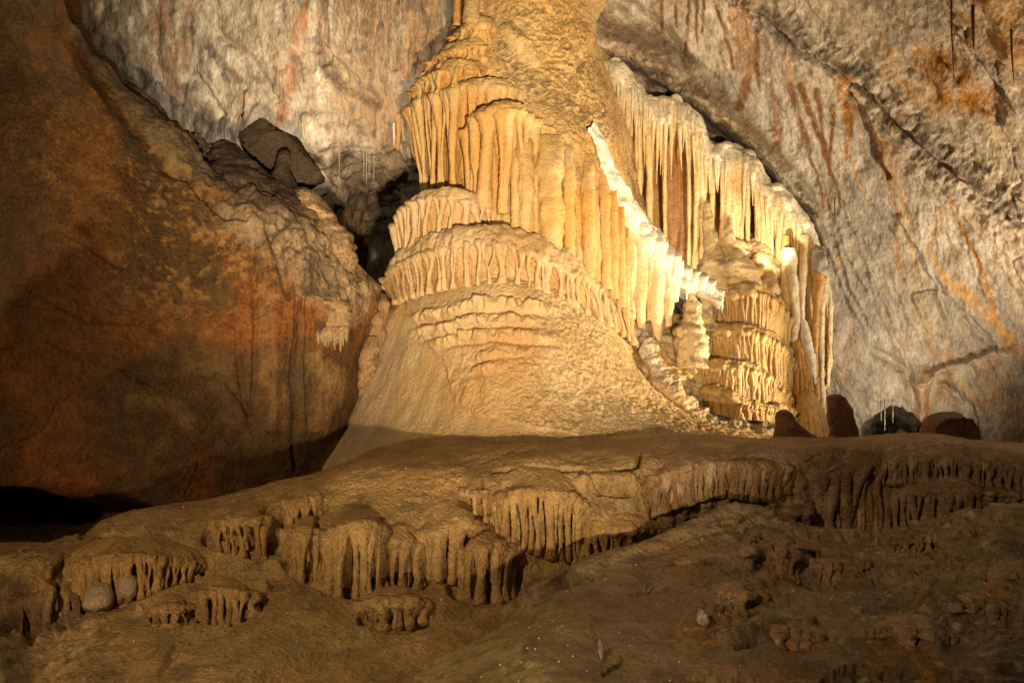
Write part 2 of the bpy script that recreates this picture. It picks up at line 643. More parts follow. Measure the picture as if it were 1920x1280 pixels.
def lw_disp(s):
    P = s.G
    h = fbm(P, 1.2, 3, 41) * 0.10 + fbm(P, 4, 3, 42) * 0.022 + ridge(P, 14, 3, 43) * 0.002
    h = h + fbm(P, (16, 16, 5), 3, 44) * 0.012 * sm(430, 560, s.U)
    tuft = sm(560, 610, s.U) * sm(370, 420, s.V) * (1 - sm(600, 680, s.V))
    tuft = np.maximum(tuft, stroke(s.U, s.V, [(330, 250), (480, 420), (620, 540)], [60, 110, 100], 0.2))
    h = h + tuft * (fbm(P, (22, 22, 6), 3, 46) * 0.030 + fbm(P, 9, 3, 47) * 0.035)
    h = h + relief(s, LW_REL)
    cr1, cr2 = np.abs(fbm(P, (1.1, 1.1, 1.6), 3, 141)), np.abs(fbm(P, (2.3, 2.3, 1.4), 3, 142))
    h = h - 0.012 * (1 - sm(0.0, 0.03, cr1)) * sm(0.0, 0.3, fbm(P, 1.3, 2, 143)) - 0.008 * (1 - sm(0.0, 0.03, cr2)) * sm(-0.1, 0.3, fbm(P, 1.7, 2, 144))
    h = h + sm(0.5, 0.75, s.T) * (1 - sm(520, 640, s.V)) * fbm(P, 2.6, 4, 48) * 0.16
    return h * (0.6 + 0.4 * (1 - sm(0.85, 1.0, s.T)))


def lw_col(s):
    P = s.G
    U, V = jitter(s, 22, 2.2)
    n1, n2, n3 = fbm(P, 1.7, 4, 51), fbm(P, 4.5, 4, 52), fbm(P, 14, 3, 53)
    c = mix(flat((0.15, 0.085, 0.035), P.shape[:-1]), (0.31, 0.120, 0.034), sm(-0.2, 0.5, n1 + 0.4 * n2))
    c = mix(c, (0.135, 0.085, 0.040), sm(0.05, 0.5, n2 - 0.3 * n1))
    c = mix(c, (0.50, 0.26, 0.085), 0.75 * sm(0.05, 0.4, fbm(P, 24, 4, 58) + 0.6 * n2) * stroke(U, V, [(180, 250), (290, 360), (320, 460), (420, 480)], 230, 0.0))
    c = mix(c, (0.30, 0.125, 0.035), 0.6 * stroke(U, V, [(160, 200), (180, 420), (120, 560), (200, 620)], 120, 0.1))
    items = [
        ([(130, 190), (60, 60), (20, -60)], 60, (0.20, 0.15, 0.07), 0.6),
        ([(190, 130), (260, 220), (330, 300), (350, 330)], [10, 18, 26, 10], (0.30, 0.21, 0.09), 0.9),
        ([(165, 120), (215, 230), (275, 305)], [10, 20, 18], (0.07, 0.055, 0.025), 0.85),
        ([(150, 60), (250, 170), (330, 240), (420, 310), (560, 400)], [20, 40, 56, 66, 60], (0.21, 0.165, 0.115), 0.85),
        ([(400, 330), (500, 370), (590, 400)], [20, 40, 36], (0.10, 0.075, 0.055), 0.75),
        ([(570, 365), (640, 480), (700, 530)], [12, 34, 30], (0.50, 0.31, 0.15), 0.85),
        ([(440, 410), (560, 460), (660, 560)], [40, 76, 66], (0.46, 0.34, 0.21), 0.9),
        ([(590, 500), (620, 540)], 38, (0.17, 0.125, 0.09), 0.8),
        ([(500, 560), (505, 700), (520, 790)], [26, 34, 24], (0.36, 0.20, 0.08), 0.7),
        ([(600, 680), (630, 720), (600, 800)], [30, 40, 26], (0.36, 0.22, 0.09), 0.7),
        ([(395, 530), (425, 570)], [30, 26], (0.085, 0.075, 0.035), 0.75),
        ([(240, 740), (330, 760), (360, 800)], [18, 26, 18], (0.34, 0.22, 0.09), 0.6),
        ([(280, 860), (320, 830)], 20, (0.28, 0.18, 0.07), 0.5),
        ([(350, 680), (420, 700)], [20, 16], (0.26, 0.17, 0.08), 0.5),
    ]
    c = paint(c, s, items)
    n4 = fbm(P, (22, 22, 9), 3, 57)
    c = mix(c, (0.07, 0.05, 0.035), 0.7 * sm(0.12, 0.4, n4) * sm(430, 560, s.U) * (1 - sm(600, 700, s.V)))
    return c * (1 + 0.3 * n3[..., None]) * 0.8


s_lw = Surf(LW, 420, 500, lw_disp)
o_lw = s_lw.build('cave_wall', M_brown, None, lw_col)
tag(o_lw, 'orange brown rock flank filling the left side, rising to a slanting crest', None, None, 'structure')

# ---- pale back wall above the crest, with a dark alcove beside the column
BW = []
for v in (-320, -120, 0, 100, 200, 290, 350, 430, 520, 640):
    row = []
    for u in (-60, 80, 200, 320, 440, 540, 620, 680, 740, 800, 880, 1000):
        d = 11.6 - 0.0016 * (u - 400) - 0.0014 * (290 - v)
        al = np.exp(-((u - 715) / 75.0) ** 2) * sm(300, 400, v)
        d += 3.2 * al
        if v > 290:
            d += 0.3
        row.append((u, v, d))
    BW.append(row)
BW_REL = [
    ([(290, 0), (300, 150)], [14, 10], -0.03), ([(325, 0), (335, 170)], [14, 10], 0.03), ([(350, 30), (340, 190)], 10, -0.02),
    ([(600, -30), (604, 120)], 9, -0.10), ([(645, -30), (650, 90)], 10, -0.10), ([(620, -30), (628, 110)], 12, 0.08),
    ([(675, -40), (676, 120)], [12, 7], 0.10), ([(700, -40), (690, 130)], [10, 7], -0.10), ([(722, -40), (720, 150)], [13, 8], 0.10),
    ([(745, -40), (742, 130)], [10, 8], -0.10), ([(760, -40), (752, 130)], 9, 0.07),
    ([(790, 60), (778, 140)], [14, 8], -0.06), ([(400, 60), (470, 110), (520, 190)], [10, 12, 6], -0.04),
    ([(600, 90), (640, 150), (700, 190)], [20, 26, 20], -0.14),
    ([(365, 150), (410, 215)], 14, -0.08), ([(465, 175), (468, 220)], [6, 8], 0.06), ([(490, 190), (470, 240)], 6, 0.03),
    ([(620, 300), (660, 340), (720, 330), (780, 290)], [18, 20, 18, 14], 0.10),
    ([(615, 390), (650, 360), (690, 350)], [16, 18, 12], 0.12),
]


def bw_disp(s):
    P = s.G
    h = fbm(P, 0.9, 3, 61) * 0.20 + fbm(P, 3.5, 4, 62) * 0.05 + fbm(P, 13, 3, 63) * 0.014
    h = h + fbm(P, (8, 8, 1.2), 3, 64) * 0.085 * (0.25 + 0.75 * sm(560, 640, s.U)) + relief(s, BW_REL, 8)
    return h


def bw_col(s):
    P = s.G
    U, V = jitter(s, 26, 2.2)
    n1, n2, n3 = fbm(P, 1.6, 4, 65), fbm(P, 5, 4, 66), fbm(P, (12, 12, 5), 4, 67)
    c = mix(flat((0.38, 0.31, 0.22), P.shape[:-1]), (0.56, 0.49, 0.37), sm(-0.3, 0.4, n1))
    c = mix(c, (0.38, 0.27, 0.16), 0.6 * sm(0.1, 0.5, n2))
    c = mix(c, (0.15, 0.115, 0.06), 0.8 * (1 - sm(170, 420, U + 0.35 * (V - 60))))  # dimness towards the wall's left end, painted as a darker olive
    items = [
        ([(560, 20), (552, 130), (540, 170), (520, 230)], [10, 20, 22, 16], (0.34, 0.165, 0.08), 0.85),
        ([(575, -40), (570, 60)], 7, (0.36, 0.15, 0.06), 0.8),
        ([(300, -40), (310, 120), (330, 190)], [26, 26, 16], (0.30, 0.16, 0.09), 0.7),
        ([(350, 10), (345, 130)], [6, 8], (0.30, 0.12, 0.06), 0.7),
        ([(600, -40), (605, 90)], 7, (0.26, 0.12, 0.06), 0.8),
        ([(690, -40), (680, 90), (700, 190)], [70, 60, 60], (0.30, 0.20, 0.11), 0.8),
        ([(790, -40), (780, 60), (765, 130)], [30, 26, 20], (0.42, 0.21, 0.08), 0.75),
        ([(740, 200), (730, 280)], [40, 20], (0.40, 0.20, 0.08), 0.6),
        ([(640, 180), (680, 230), (720, 260)], [40, 40, 20], (0.44, 0.27, 0.12), 0.6),
        ([(180, -40), (170, 60)], [50, 30], (0.30, 0.22, 0.12), 0.6),
        ([(385, 70), (420, 120), (450, 150)], [8, 14, 12], (0.13, 0.10, 0.08), 0.8),
        ([(210, 130), (280, 150)], [30, 18], (0.13, 0.10, 0.06), 0.8),
        ([(600, 120), (640, 160)], [14, 12], (0.14, 0.11, 0.09), 0.7),
        ([(350, 170), (390, 220), (440, 260)], [18, 24, 14], (0.10, 0.08, 0.065), 0.8),
        ([(625, 240), (627, 290)], 6, (0.20, 0.10, 0.05), 0.6),
        ([(648, 270), (652, 300)], 10, (0.20, 0.10, 0.05), 0.5),
        ([(670, 390), (740, 420), (790, 360)], 95, (0.10, 0.07, 0.04), 0.9),  # alcove's shade painted into the rock colour
        ([(640, 420), (640, 520)], 40, (0.16, 0.10, 0.05), 0.7),
    ]
    c = paint(c, s, items)
    st = fbm(P, (8, 8, 0.7), 3, 68)
    c = mix(c, (0.30, 0.19, 0.10), sm(0.05, 0.3, st) * (0.25 + 0.5 * sm(560, 640, s.U)))
    c = mix(c, (0.26, 0.18, 0.11), 0.45 * sm(570, 640, s.U) * (1 - sm(740, 790, s.U)))
    c = mix(c, (0.14, 0.11, 0.09), 0.75 * sm(0.22, 0.42, n3))
    c = mix(c, (0.74, 0.68, 0.54), 0.5 * sm(0.2, 0.5, -n3) * (1 - sm(580, 660, s.U)))
    return c


s_bw = Surf(BW, 340, 300, bw_disp)
o_bw = s_bw.build('cave_wall', M_pale, None, bw_col)
tag(o_bw, 'pale streaked rock wall far behind the crest with a dark alcove', None, None, 'structure')

# ---- right wall: one great slanting face of grey rock, overhanging towards the top right
UR = (860, 980, 1100, 1220, 1340, 1460, 1580, 1700, 1820, 1940, 2200, 2500)
RW = []
for v in (-420, -150, 0, 120, 240, 360, 480, 600, 720, 800, 880, 1000):
    row = []
    for u in UR:
        x = u + 0.85 * (240 - v)                        # the wall leans: depth falls along the slanting bands
        d = 10.9 - 0.0011 * (u - 1100) - 0.0013 * (400 - v) - 0.0016 * max(0, x - 1500) + 0.0007 * max(0, 1300 - x)
        row.append((u, v, max(d, 5.5)))
    RW.append(row)
RW_REL = [
    # the ledge of rock that overhangs the curtain, and the crack bands
    ([(1070, 10), (1120, 60), (1220, 110), (1330, 190), (1440, 290), (1510, 370), (1545, 450)], [40, 50, 44, 40, 34, 26, 12], 0.42),
    ([(1100, 100), (1200, 160), (1290, 220), (1400, 310), (1480, 380)], [26, 36, 34, 28, 16], -0.22),
    ([(1230, 140), (1290, 150), (1330, 175)], [18, 26, 12], -0.18),
    ([(1390, 0), (1480, 50), (1570, 110), (1640, 160), (1700, 230), (1800, 320), (1900, 400), (2000, 460)], 22, 0.10),
    ([(1420, 40), (1500, 90), (1580, 140), (1650, 200), (1740, 280), (1850, 370), (1950, 440)], 11, -0.11),
    ([(1590, 170), (1640, 270), (1670, 330)], [6, 16, 6], -0.16),
    ([(1600, 190), (1606, 250)], [16, 8], 0.07),
    ([(1690, 400), (1760, 520), (1830, 590), (1900, 660)], [5, 20, 18, 14], 0.035),
    ([(1725, 480), (1790, 580), (1860, 650)], [6, 12, 6], -0.03),
    ([(1720, 715), (1760, 690), (1830, 665), (1900, 650)], [14, 12, 9, 7], 0.12),
    ([(1735, 700), (1725, 740), (1730, 800)], [20, 24, 12], 0.10),
    ([(1770, 720), (1820, 760), (1840, 830)], [10, 12, 8], 0.08),
    ([(1640, 806), (1680, 790), (1718, 806)], [26, 32, 22], -1.0),
    ([(1640, 660), (1700, 700), (1720, 760)], [14, 20, 14], -0.10),
    ([(1690, 410), (1684, 425)], 17, 0.03),
    ([(1560, 640), (1600, 760)], [30, 36], 0.06),
    
    ([(1740, 100), (1840, 130), (1870, 220)], [40, 50, 20], -0.05),
    ([(1860, 0), (1900, 100)], [40, 40], 0.10),
    ([(1790, 60), (1870, 150), (1920, 230)], [6, 8, 8], 0.06),
    ([(1160, 0), (1240, 60), (1290, 120)], [20, 26, 20], -0.12),
]
for k_ in range(16):                                    # slanting flutes down the lower wall
    u0 = 1540 + 17 * k_ + rng.uniform(-8, 8)
    v0 = 380 + 14 * k_ + rng.uniform(-60, 60)
    RW_REL.append(([(u0, v0), (u0 + 30, v0 + 90), (u0 + 80, v0 + 190)], [3, 8, 4], rng.uniform(0.008, 0.028)))
for k_ in range(14):
    u0 = 1720 + 15 * k_
    u0 += rng.uniform(-10, 10)
    RW_REL.append(([(u0, 360 + 8 * k_ + rng.uniform(-40, 60)), (u0 + 4, 480), (u0 + 16, 540 + rng.uniform(-40, 80))], [3, 8, 4], rng.uniform(0.006, 0.018)))


def rw_disp(s):
    P = s.G
    # grain runs down to the right
    Q = P.copy()
    Q[..., 0], Q[..., 2] = P[..., 0] * 0.83 + P[..., 2] * 0.55, P[..., 2] * 0.83 - P[..., 0] * 0.55
    h = fbm(P, 0.9, 3, 81) * 0.12 + fbm(P, 4, 3, 82) * 0.035 + fbm(P, 15, 3, 83) * 0.009 + fbm(P, (34, 34, 12), 3, 89) * 0.009
    h = h + fbm(Q, (10, 10, 2.2), 3, 84) * 0.032 + relief(s, RW_REL, 8)
    crk = stroke(s.U, s.V, [(1390, 0), (1570, 110), (1700, 240), (1900, 400)], 75, 0.2)
    h = h + crk * (fbm(P, 9, 2, 85) * 0.05 + fbm(P, 26, 3, 88) * 0.028)
    tl = stroke(s.U, s.V, [(1070, 10), (1220, 110), (1440, 290), (1545, 450)], 90, 0.2)
    h = h + tl * ridge(P, 12, 3, 86) * 0.03
    cr1 = np.abs(fbm(Q, (2.2, 2.2, 0.8), 3, 145))
    h = h - 0.030 * (1 - sm(0.0, 0.025, cr1)) * sm(-0.05, 0.25, fbm(P, 1.1, 2, 146))
    # curtain fringe round the low hole
    fr_ = stroke(s.U, s.V, [(1600, 800), (1670, 760), (1740, 800)], 60, 0.2)
    h = h + fr_ * fbm(P, (34, 34, 5), 2, 87) * 0.05
    return h


def rw_col(s):
    P = s.G
    U, V = jitter(s, 16, 3.0)
    n1, n2, n3 = fbm(P, 1.5, 4, 91), fbm(P, 5, 4, 92), fbm(P, 16, 4, 93)
    c = mix(flat((0.33, 0.29, 0.24), P.shape[:-1]), (0.48, 0.43, 0.36), sm(-0.3, 0.4, n1 + 0.5 * n2))
    st = fbm(P + 0.03 * vn(P, 3, 8)[..., None], (10, 10, 0.8), 3, 98)
    c = mix(c, (0.36, 0.20, 0.08), 0.75 * sm(0.12, 0.36, st) * sm(-0.3, 0.2, n1))
    c = mix(c, (0.60, 0.54, 0.45), 0.5 * sm(0.12, 0.36, -st))
    c = mix(c, (0.38, 0.30, 0.20), 0.5 * sm(0.0, 0.5, n2))
    up = sm(0, 260, s.U - 1500 + 0.85 * (240 - s.V))
    c = mix(c, (0.52, 0.40, 0.26), 0.5 * up)
    R, O, Y = (0.19, 0.085, 0.026), (0.44, 0.20, 0.045), (0.48, 0.31, 0.11)
    items = [
        ([(1590, 700), (1640, 640), (1560, 520)], [90, 110, 60], (0.33, 0.285, 0.24), 0.6),
        ([(1395, 20), (1400, 90), (1392, 150)], [26, 22, 18], (0.36, 0.20, 0.09), 0.85),
        ([(1395, 150), (1388, 200), (1415, 250)], [20, 12, 10], R, 1.0),
        ([(1420, 60), (1415, 120), (1424, 170)], [5, 7, 3], R, 1.0),
        ([(1340, 0), (1360, 50), (1378, 130)], [5, 6, 5], R, 1.0),
        ([(1290, -20), (1292, 60), (1280, 115)], [5, 5, 4], R, 1.0), ([(1268, -20), (1270, 50)], 4, R, 1.0),
        ([(1305, -20), (1308, 80)], [5, 3], R, 1.0), ([(1320, -10), (1318, 60)], [5, 3], R, 1.0), ([(1240, -10), (1246, 90)], [5, 4], R, 1.0),
        ([(1440, 90), (1452, 200), (1460, 260), (1463, 290)], [3, 6, 12, 3], (0.30, 0.15, 0.07), 0.85),
        ([(1470, 100), (1490, 160), (1520, 150)], [16, 20, 14], (0.36, 0.21, 0.10), 0.7),
        ([(1482, 160), (1500, 230), (1530, 320), (1545, 390)], [14, 10, 5, 3], R, 1.0),
        ([(1505, 160), (1525, 230), (1555, 300), (1575, 390)], [10, 8, 7, 3], R, 1.0),
        ([(1530, 170), (1540, 240), (1555, 290)], [8, 5, 5], R, 1.0), ([(1560, 200), (1562, 250), (1556, 330)], [9, 6, 4], R, 1.0),
        ([(1580, 150), (1588, 190), (1590, 260), (1594, 300)], [30, 17, 8, 3], O, 1.0),
        ([(1594, 290), (1610, 340), (1625, 380)], [4, 4, 2], Y, 0.9),
        ([(1600, 195), (1640, 250), (1660, 320), (1680, 400)], [5, 7, 6, 3], O, 1.0),
        ([(1655, 260), (1670, 320), (1690, 360)], [10, 16, 8], (0.50, 0.30, 0.13), 0.7),
        ([(1605, 200), (1630, 250), (1648, 300)], [4, 13, 6], (0.13, 0.125, 0.12), 0.85),
        ([(1580, 130), (1640, 140)], [14, 22], (0.10, 0.085, 0.07), 0.85),
        ([(1420, 20), (1500, 80), (1570, 125)], [12, 18, 14], (0.13, 0.10, 0.07), 0.75),
        ([(1650, 215), (1750, 290), (1860, 370), (1930, 430)], [10, 12, 12, 10], (0.15, 0.115, 0.085), 0.6),
        ([(1750, 110), (1790, 170), (1850, 200)], [40, 62, 34], (0.48, 0.22, 0.055), 1.2),
        ([(1780, 30), (1820, 70)], [26, 26], (0.50, 0.25, 0.08), 0.8),
        ([(1740, 20), (1755, 70)], [20, 30], (0.42, 0.36, 0.24), 0.6),
        ([(1660, 70), (1700, 150), (1750, 210)], [12, 22, 14], (0.55, 0.33, 0.12), 0.75),
        ([(1880, 0), (1960, 120)], [90, 90], (0.50, 0.28, 0.10), 1.1),
        ([(1865, 160), (1872, 215)], [10, 3], (0.36, 0.15, 0.05), 0.9),
        ([(1783, -20), (1786, 90), (1800, 160)], [3, 2.4, 2], (0.20, 0.07, 0.02), 0.9),
        ([(1822, 0), (1826, 90)], [9, 2], (0.26, 0.10, 0.03), 0.9),
        ([(1855, 240), (1885, 330)], [30, 14], (0.58, 0.42, 0.20), 0.5),
        ([(1775, 370), (1800, 420), (1830, 480), (1870, 600), (1895, 640)], [4, 5, 6, 7, 5], O, 1.0),
        ([(1740, 470), (1780, 530), (1850, 590), (1900, 650), (1930, 680)], [8, 15, 15, 14, 16], (0.52, 0.30, 0.11), 0.9),
        ([(1680, 350), (1700, 430), (1720, 560), (1740, 640)], [10, 22, 24, 10], (0.50, 0.38, 0.21), 0.55),
        ([(1690, 400), (1684, 430)], [15, 14], (0.48, 0.34, 0.17), 0.9),
        ([(1680, 450), (1690, 520)], [4, 5], (0.48, 0.24, 0.07), 0.8),
        ([(1640, 812), (1680, 798), (1722, 812)], [30, 40, 26], (0.08, 0.06, 0.045), 1.4),  # brown mud tone, darkened to paint the shade inside the low hole
        ([(1735, 710), (1740, 780)], [22, 16], (0.46, 0.24, 0.10), 0.7),
        ([(1790, 710), (1830, 740)], [10, 12], (0.54, 0.40, 0.20), 0.8),
        ([(1860, 700), (1900, 780)], [50, 50], (0.42, 0.27, 0.17), 0.6),
        ([(1900, 440), (1930, 600)], [30, 30], (0.55, 0.42, 0.26), 0.5),
        ([(1090, 20), (1200, 90), (1330, 190), (1470, 310)], [44, 46, 40, 24], (0.29, 0.21, 0.125), 0.9),  # rock lip over the curtain: brown darkened to paint its shade
        ([(1120, 110), (1220, 165), (1330, 250), (1440, 330)], [26, 30, 26, 16], (0.12, 0.085, 0.055), 1.0),  # shade under the lip, painted into the colour
        ([(1320, 232), (1360, 245), (1400, 275)], [12, 18, 8], (0.10, 0.075, 0.055), 0.9),  # darker recess shadow, painted as well
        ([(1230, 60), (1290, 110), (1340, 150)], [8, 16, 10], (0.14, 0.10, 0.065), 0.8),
    ]
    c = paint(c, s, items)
    pits = sm(0.12, 0.3, fbm(P, 30, 3, 96) + 0.35 * n3)
    c = mix(c, (0.09, 0.065, 0.045), 0.9 * pits * np.maximum(stroke(s.U, s.V, [(1390, 0), (1570, 110), (1700, 240), (1920, 410)], 60, 0.2),
                                                            stroke(s.U, s.V, [(1090, 40), (1220, 130), (1440, 320), (1520, 400)], 50, 0.2)))
    c = mix(c, (0.66, 0.58, 0.46), 0.6 * sm(0.15, 0.35, -n3) * (0.35 + 0.65 * up))
    wv = fbm(P, (14, 14, 2.2), 3, 97)
    c = mix(c, (0.40, 0.27, 0.15), 0.45 * sm(0.1, 0.4, wv) * stroke(s.U, s.V, [(1560, 430), (1660, 560), (1760, 720)], 130, 0.2))
    return c


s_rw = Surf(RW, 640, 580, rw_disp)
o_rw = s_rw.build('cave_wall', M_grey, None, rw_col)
tag(o_rw, 'grey stained rock face slanting across the right side up to the ceiling', None, None, 'structure')

# ---- draperies of the ledge face: (crest, lip, foot) curves, number and thickness of ribs
LOBES = []


def LOBE(*a, **k):
    LOBES.append((a, k))


G_ = 'draperies hanging from the ledge face'
LOBE('short fringe of little stalactites under the long brow, left of the big lobe', [(400, 960), (460, 965), (520, 958), (560, 965)], [(396, 985), (450, 982), (500, 980), (548, 985)],
     [(400, 1030), (450, 1040), (500, 1052), (548, 1062)], 17, 0.021, 31, 5.98, 6.05, 0.12, rec=0.16, group=G_)
LOBE('highest small fringe tucked under the brow above the big lobe', [(535, 925), (570, 918), (604, 912)], [(535, 948), (570, 944), (602, 938)], [(540, 990), (572, 985), (600, 965)],
     9, 0.019, 32, 6.12, 6.2, 0.1, rec=0.14, group=G_)
LOBE('narrow tongue with thin legs, immediately left of the biggest lobe', [(548, 1000), (565, 985), (585, 980), (600, 992)], [(545, 1018), (562, 1002), (584, 998), (600, 1012)],
     [(556, 1080), (570, 1092), (590, 1106), (606, 1112)], 8, 0.024, 33, 5.82, 5.95, 0.12, rec=0.16, group=G_)
LOBE('biggest lobe with the longest brown legs in the ledge face', [(606, 1010), (625, 985), (660, 968), (700, 972), (722, 992)], [(604, 1035), (625, 1006), (660, 990), (700, 992), (722, 1010)],
     [(612, 1112), (632, 1120), (662, 1122), (696, 1118), (722, 1108)], 14, 0.030, 34, 5.76, 5.95, 0.16, rec=0.22, group=G_, merge=0.15)
LOBE('small round-topped lobe between the biggest lobe and the pillared overhang', [(716, 1024), (732, 1008), (755, 1004), (776, 1010), (790, 1026)], [(715, 1040), (732, 1022), (755, 1016), (778, 1024), (790, 1040)],
     [(720, 1104), (738, 1110), (758, 1112), (776, 1108), (790, 1096)], 8, 0.031, 35, 5.70, 5.86, 0.14, rec=0.16, group=G_)
LOBE('wide overhanging brow with thick forked legs right of the round-topped lobe', [(775, 985), (810, 965), (850, 955), (885, 962), (908, 985)], [(785, 1010), (815, 998), (850, 990), (882, 988), (908, 1000)],
     [(794, 1085), (820, 1090), (850, 1088), (870, 1062), (905, 1018)], 13, 0.029, 36, 5.78, 6.0, 0.16, rec=0.20, group=G_, merge=0.5, free=0.15)
LOBE('rounded low lobe on dark-gapped legs, lowest of the ledge face', [(862, 1040), (882, 1018), (908, 1010), (935, 1014), (955, 1030)], [(862, 1056), (882, 1034), (908, 1024), (935, 1026), (956, 1044)],
     [(868, 1120), (888, 1126), (912, 1126), (935, 1124), (958, 1118)], 9, 0.032, 37, 5.72, 5.9, 0.14, rec=0.18, group=G_)
LOBE('tall pale-brown drapery with long pillars on the right of the ledge face', [(925, 915), (970, 900), (1020, 900), (1070, 912), (1100, 935)], [(925, 945), (970, 928), (1020, 925), (1070, 935), (1102, 960)],
     [(930, 1010), (970, 1020), (1010, 1034), (1050, 1046), (1090, 1046)], 20, 0.026, 38, 6.02, 6.15, 0.14, rec=0.18, group=G_, merge=0.35, free=0.25)
LOBE('tiny fringe in the notch left of the tall pale-brown drapery', [(850, 900), (885, 905), (915, 905)], [(872, 925), (892, 930), (912, 928)], [(876, 948), (894, 966), (910, 976)],
     6, 0.018, 39, 6.1, 6.15, 0.12, rec=0.14, group=G_, free=0.4)
LOBE('thin brown rib row under the right end of the ledge face', [(1090, 985), (1130, 980), (1180, 978), (1230, 985)], [(1085, 1005), (1130, 1000), (1180, 995), (1235, 998)],
     [(1075, 1058), (1130, 1044), (1180, 1034), (1235, 1016)], 15, 0.019, 40, 6.1, 6.2, 0.10, rec=0.12, group=G_)
LOBE('low shelf with stubby ribs below the biggest lobe', [(668, 1130), (710, 1118), (760, 1118), (800, 1128)], [(670, 1145), (710, 1136), (760, 1136), (802, 1144)],
     [(690, 1168), (715, 1174), (760, 1172), (800, 1160)], 12, 0.026, 41, 5.42, 5.55, 0.10, rec=0.08, group=G_)
LOBE('small drapery with dark little windows, lower left of the face', [(372, 1110), (400, 1092), (440, 1100), (480, 1122)], [(368, 1130), (400, 1114), (440, 1118), (486, 1130)],
     [(366, 1166), (400, 1172), (440, 1172), (482, 1150)], 11, 0.023, 42, 5.42, 5.55, 0.12, rec=0.16, group=G_, merge=0.2)
LOBE('faint row of stub drips left of the drapery with little windows', [(290, 1140), (320, 1130), (360, 1134)], [(288, 1152), (320, 1146), (362, 1150)], [(290, 1170), (320, 1172), (362, 1172)],
     8, 0.018, 43, 5.5, 5.55, 0.08, rec=0.07, group=G_)
LOBE('long fringe of leaning webs over the pale ball at the lower left', [(135, 1040), (200, 1025), (270, 1028), (340, 1040), (385, 1050)], [(140, 1070), (200, 1052), (265, 1050), (335, 1060), (384, 1068)],
     [(140, 1140), (190, 1128), (255, 1122), (320, 1100), (372, 1078)], 24, 0.017, 44, 5.66, 5.8, 0.14, rec=0.18, group=G_, merge=0.6)
LOBE('broad rib row at the dim left end of the ledge', [(40, 1075), (70, 1060), (105, 1055), (138, 1060)], [(38, 1095), (70, 1082), (105, 1076), (138, 1080)],
     [(40, 1190), (70, 1190), (105, 1180), (138, 1165)], 7, 0.030, 45, 5.72, 5.85, 0.08, rec=0.07, group=G_, tone='dim')
# right half of the ledge
LOBE('rust brown fringe with cream patches where the right ledge begins', [(1222, 880), (1280, 862), (1350, 858), (1420, 858), (1490, 868)], [(1220, 900), (1280, 880), (1350, 874), (1420, 874), (1494, 886)],
     [(1215, 968), (1280, 942), (1350, 925), (1420, 934), (1480, 918)], 38, 0.021, 46, 6.6, 6.75, 0.10, rec=0.14, group=G_, tone='dark', merge=0.5, free=0.15)
LOBE('brown ribbed drapery in the middle of the right ledge', [(1500, 872), (1560, 860), (1620, 862), (1660, 870)], [(1500, 898), (1560, 888), (1620, 886), (1662, 892)],
     [(1505, 1006), (1560, 1008), (1620, 1012), (1662, 1008)], 20, 0.033, 47, 6.66, 6.75, 0.07, rec=0.03, group=G_, tone='dark', merge=0.5)
LOBE('upper rib row below the crest of the right ledge', [(1640, 852), (1720, 846), (1800, 850), (1880, 860), (1960, 872)], [(1640, 868), (1720, 862), (1800, 866), (1880, 876), (1960, 890)],
     [(1640, 905), (1720, 900), (1800, 902), (1880, 915), (1960, 930)], 30, 0.022, 48, 6.64, 6.7, 0.10, rec=0.08, group=G_, tone='dark', free=0.3, jit=0.6)
LOBE('lower rib row with cream drips on the far right ledge', [(1660, 915), (1730, 905), (1810, 905), (1890, 912), (1980, 930)], [(1660, 930), (1730, 922), (1810, 920), (1890, 928), (1980, 944)],
     [(1662, 1002), (1730, 1000), (1810, 985), (1890, 975), (1980, 985)], 26, 0.027, 49, 6.56, 6.6, 0.10, rec=0.10, group=G_, tone='dark', merge=0.5, jit=0.6)
LOBE('small fanned drapery set low where the slope meets the right ledge', [(1450, 965), (1480, 948), (1510, 950), (1532, 968)], [(1450, 980), (1480, 964), (1510, 964), (1532, 980)],
     [(1470, 1008), (1490, 1012), (1512, 1012), (1530, 1008)], 8, 0.024, 50, 6.25, 6.35, 0.12, rec=0.08, group=G_, tone='dark', merge=0.5)
LOBE('isolated rib cluster on the dark slope below the right ledge', [(1390, 1032), (1420, 1018), (1460, 1020), (1500, 1040)], [(1388, 1044), (1420, 1034), (1460, 1036), (1500, 1054)],
     [(1385, 1064), (1420, 1068), (1455, 1078), (1496, 1092)], 11, 0.020, 51, 5.92, 5.98, 0.08, rec=0.05, group=G_, tone='dark')


SLP = dict(bul=0.028, rec=0.0, group='rippled drip rows on the dark slope', tone='dark', merge=0.3, jit=0.6)
LOBE('long rippled drip row on the upper slope, right of the isolated rib cluster', [(1520, 1060), (1590, 1048), (1670, 1050), (1745, 1040)], [(1518, 1072), (1590, 1064), (1670, 1066), (1748, 1054)],
     [(1520, 1104), (1590, 1102), (1670, 1100), (1746, 1086)], 22, 0.020, 52, **SLP)
LOBE('short drip step just above the pale triangular shard', [(1325, 1118), (1360, 1108), (1400, 1112), (1420, 1120)], [(1322, 1128), (1360, 1122), (1400, 1124), (1424, 1130)],
     [(1326, 1148), (1360, 1150), (1400, 1150), (1420, 1146)], 10, 0.018, 53, **SLP)
LOBE('reddish drip row low on the slope, below the pale shard', [(1350, 1190), (1410, 1176), (1480, 1178), (1550, 1192)], [(1348, 1202), (1410, 1192), (1480, 1194), (1554, 1206)],
     [(1352, 1232), (1410, 1230), (1480, 1236), (1550, 1238)], 18, 0.018, 54, **SLP)
